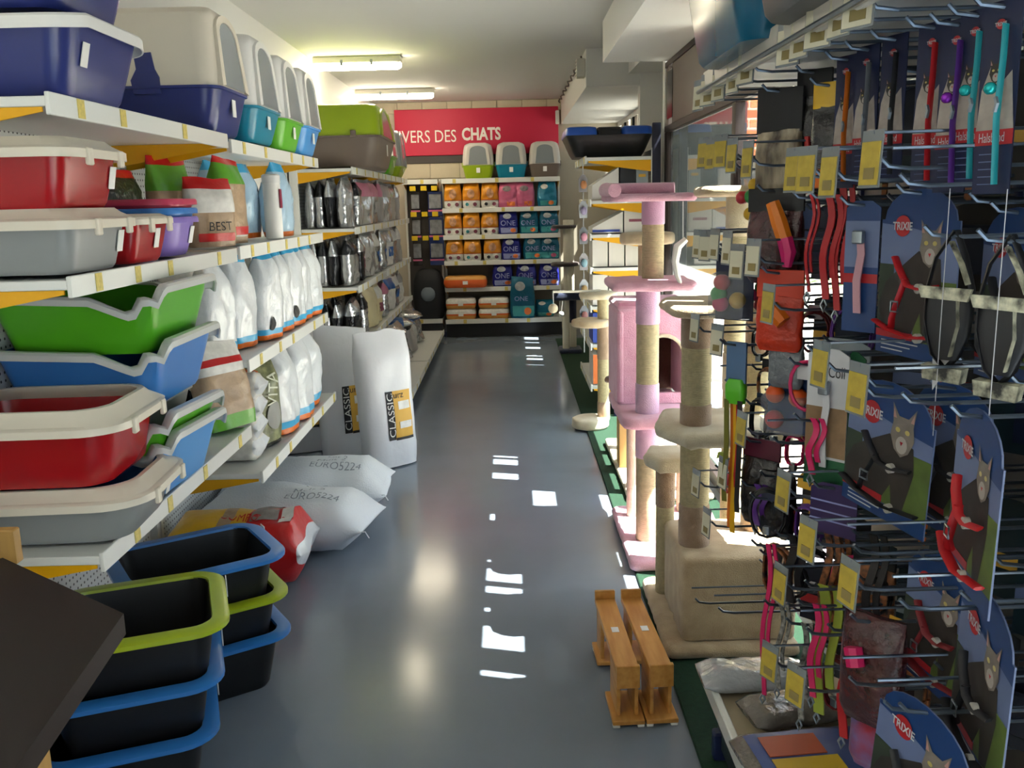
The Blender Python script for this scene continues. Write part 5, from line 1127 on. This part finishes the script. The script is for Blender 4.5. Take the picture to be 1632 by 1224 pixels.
# deeper layers of goods on the hooks, shade back there put into their colours
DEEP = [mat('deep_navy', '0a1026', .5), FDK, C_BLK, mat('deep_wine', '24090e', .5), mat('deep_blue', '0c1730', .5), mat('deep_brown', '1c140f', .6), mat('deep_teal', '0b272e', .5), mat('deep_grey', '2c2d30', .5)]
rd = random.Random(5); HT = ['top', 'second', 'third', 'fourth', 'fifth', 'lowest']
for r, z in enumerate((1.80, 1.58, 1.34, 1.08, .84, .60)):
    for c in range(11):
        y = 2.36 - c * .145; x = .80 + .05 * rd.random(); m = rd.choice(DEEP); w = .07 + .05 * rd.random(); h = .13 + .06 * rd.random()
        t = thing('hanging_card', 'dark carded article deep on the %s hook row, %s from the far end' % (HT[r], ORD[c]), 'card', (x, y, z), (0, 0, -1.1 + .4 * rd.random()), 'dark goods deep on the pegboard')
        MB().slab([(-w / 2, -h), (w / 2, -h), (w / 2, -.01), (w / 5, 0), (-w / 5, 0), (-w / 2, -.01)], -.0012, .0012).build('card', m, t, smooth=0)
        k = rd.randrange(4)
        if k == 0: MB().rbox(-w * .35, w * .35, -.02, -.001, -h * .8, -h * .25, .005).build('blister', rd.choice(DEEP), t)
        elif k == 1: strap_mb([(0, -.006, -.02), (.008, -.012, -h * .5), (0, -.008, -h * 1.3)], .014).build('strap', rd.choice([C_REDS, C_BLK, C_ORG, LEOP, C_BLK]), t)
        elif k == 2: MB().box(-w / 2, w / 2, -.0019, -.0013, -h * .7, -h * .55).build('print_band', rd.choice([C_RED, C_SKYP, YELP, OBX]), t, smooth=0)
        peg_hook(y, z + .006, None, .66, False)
# coiled collars and shiny packs crowding the middle of the display
CC_ = [('black', C_BLK), ('wine red', MATS['strap_wine']), ('purple', C_PUR), ('leopard print', LEOP), ('charcoal', MATS['strap_charcoal']), ('black', C_BLK), ('magenta', C_PINKS), ('black', C_BLK)]
SP_ = [(1215, 520, .64), (1300, 500, .68), (1360, 500, .70), (1225, 585, .62), (1215, 640, .60), (1240, 650, .66), (1270, 690, .66), (1320, 700, .70), (1225, 790, .58), (1255, 800, .64), (1290, 810, .66), (1240, 880, .60), (1270, 900, .64), (1300, 880, .68), (1360, 900, .70), (1400, 920, .72), (1380, 1010, .68), (1340, 1060, .66), (1430, 1000, .70), (1450, 1070, .70)]
for i, (u, v, x) in enumerate(SP_):
    nm, m = CC_[i % 8]; p = at_x(u, v, x); r = .028 + .008 * ((i * 7) % 3)
    where = 'upper' if v < 560 else ('middle' if v < 720 else ('lower' if v < 920 else 'lowest'))
    k_ = sum(1 for j in range(i) if CC_[j % 8][0] == nm and ('upper' if SP_[j][1] < 560 else ('middle' if SP_[j][1] < 720 else ('lower' if SP_[j][1] < 920 else 'lowest'))) == where)
    t = thing('coiled_collar', '%s %s coiled collar from the far end, %s part of the display' % (ORD[k_], nm, where), 'collar', p, (0, 0, -.8 + .3 * sin(i)), 'coiled collars on the pegboard')
    for q in range(2): MB().tube([(r * (1 - .12 * q) * cos(2 * pi * k / 16), -.01 * q + .006 * sin(k), -.04 + r * (1.35 - .1 * q) * sin(2 * pi * k / 16)) for k in range(17)], .006, 6, flat=.5).build('loop', m, t)
    MB().rbox(-.008, .008, -.018, -.004, -.09, -.07, .002).build('buckle', GREY_STEEL, t)
    MB().rbox(-.016, .016, -.003, .0, -.012, .02, .001).build('header_card', (C_NAVY, C_WHITE, YELP, BLKP)[i % 4], t)
# base shelf goods and top shelf bins
SH = mat('clear_bag', 'a9adb2', .15, bump=.7, bscale=22, coat=.6)
def lump(label, loc, rz, w, h, d, m, seed): return bag(label, w, h, d, [(0, m), (.5, m)], loc, lie(rz), seed, both=True, top=.88, wob=.5, p=2.2, name='plastic_packet', cat='packet', group='packets on the base shelf')
lump('crumpled clear packet at the far end of the base shelf', (.50, 2.32, .295), FX, .16, .30, .06, SH, 401)
lump('clear packet with dark contents in the middle of the base shelf', (.58, 2.13, .29), FX + .2, .15, .28, .05, mat('clear_dark', '5f5a54', .18, bump=.7, bscale=22, coat=.6), 402)
lump('clear packet near the bottom edge of the base shelf', (.56, 1.72, .29), FX - .2, .18, .30, .05, SH, 404)
t = bag('flat packet with orange and yellow label on the base shelf', .22, .32, .04, [(0, MATS['clear_dark']), (.5, C_BLUE)], (.52, 1.93, .285), lie(FX + .1), 403, both=True, name='plastic_packet', cat='packet', group='packets on the base shelf', patches=[(-.8, .8, .1, .9, mat('label_blue', '4a5f9c', .4), 'print'), ], texts=())
MB().box(-.06, .02, -.026, -.024, .06, .2).build('label', mat('label_orange', 'b8512c', .45), t); MB().box(.03, .09, -.026, -.024, .06, .22).build('label', mat('label_yellow', 'd8b414', .45), t)
MB().rbox(.50, .56, 2.0, 2.1, .265, .29, .003)
tray('teal tray on top of the pegboard display', .26, .24, .23, mat('plastic_petrol', '0f5a78', .25), mat('plastic_petrol2', '11637f', .25), (.66, 2.06, 1.897), -FX, taper=.86, wid=.02, drop=.02, r=.06, sticker=(.1,))
tray('charcoal tray beside the teal one on top of the display', .26, .24, .22, DKGREY, DKGREY, (.66, 1.50, 1.897), -FX, taper=.86, wid=.02, drop=.02, r=.06, sticker=(-.1,))

# every hanging product gets the wire hook it hangs from
for o in [o for o in bpy.data.objects if o.parent is None and o.name.split('.')[0] in ('harness_card', 'collar_card', 'toy_pouch', 'lead', 'slim_card', 'ball_toy_card', 'patterned_harness', 'coiled_collar', 'ribbon_wand', 'red_toy_animal', 'ball_chain_toy')]:
    up = {'ball_chain_toy': .05, 'patterned_harness': .004}.get(o.name.split('.')[0], .004)
    peg_hook(o.location.y, o.location.z + up - .008, None, o.location.x - .05, False)
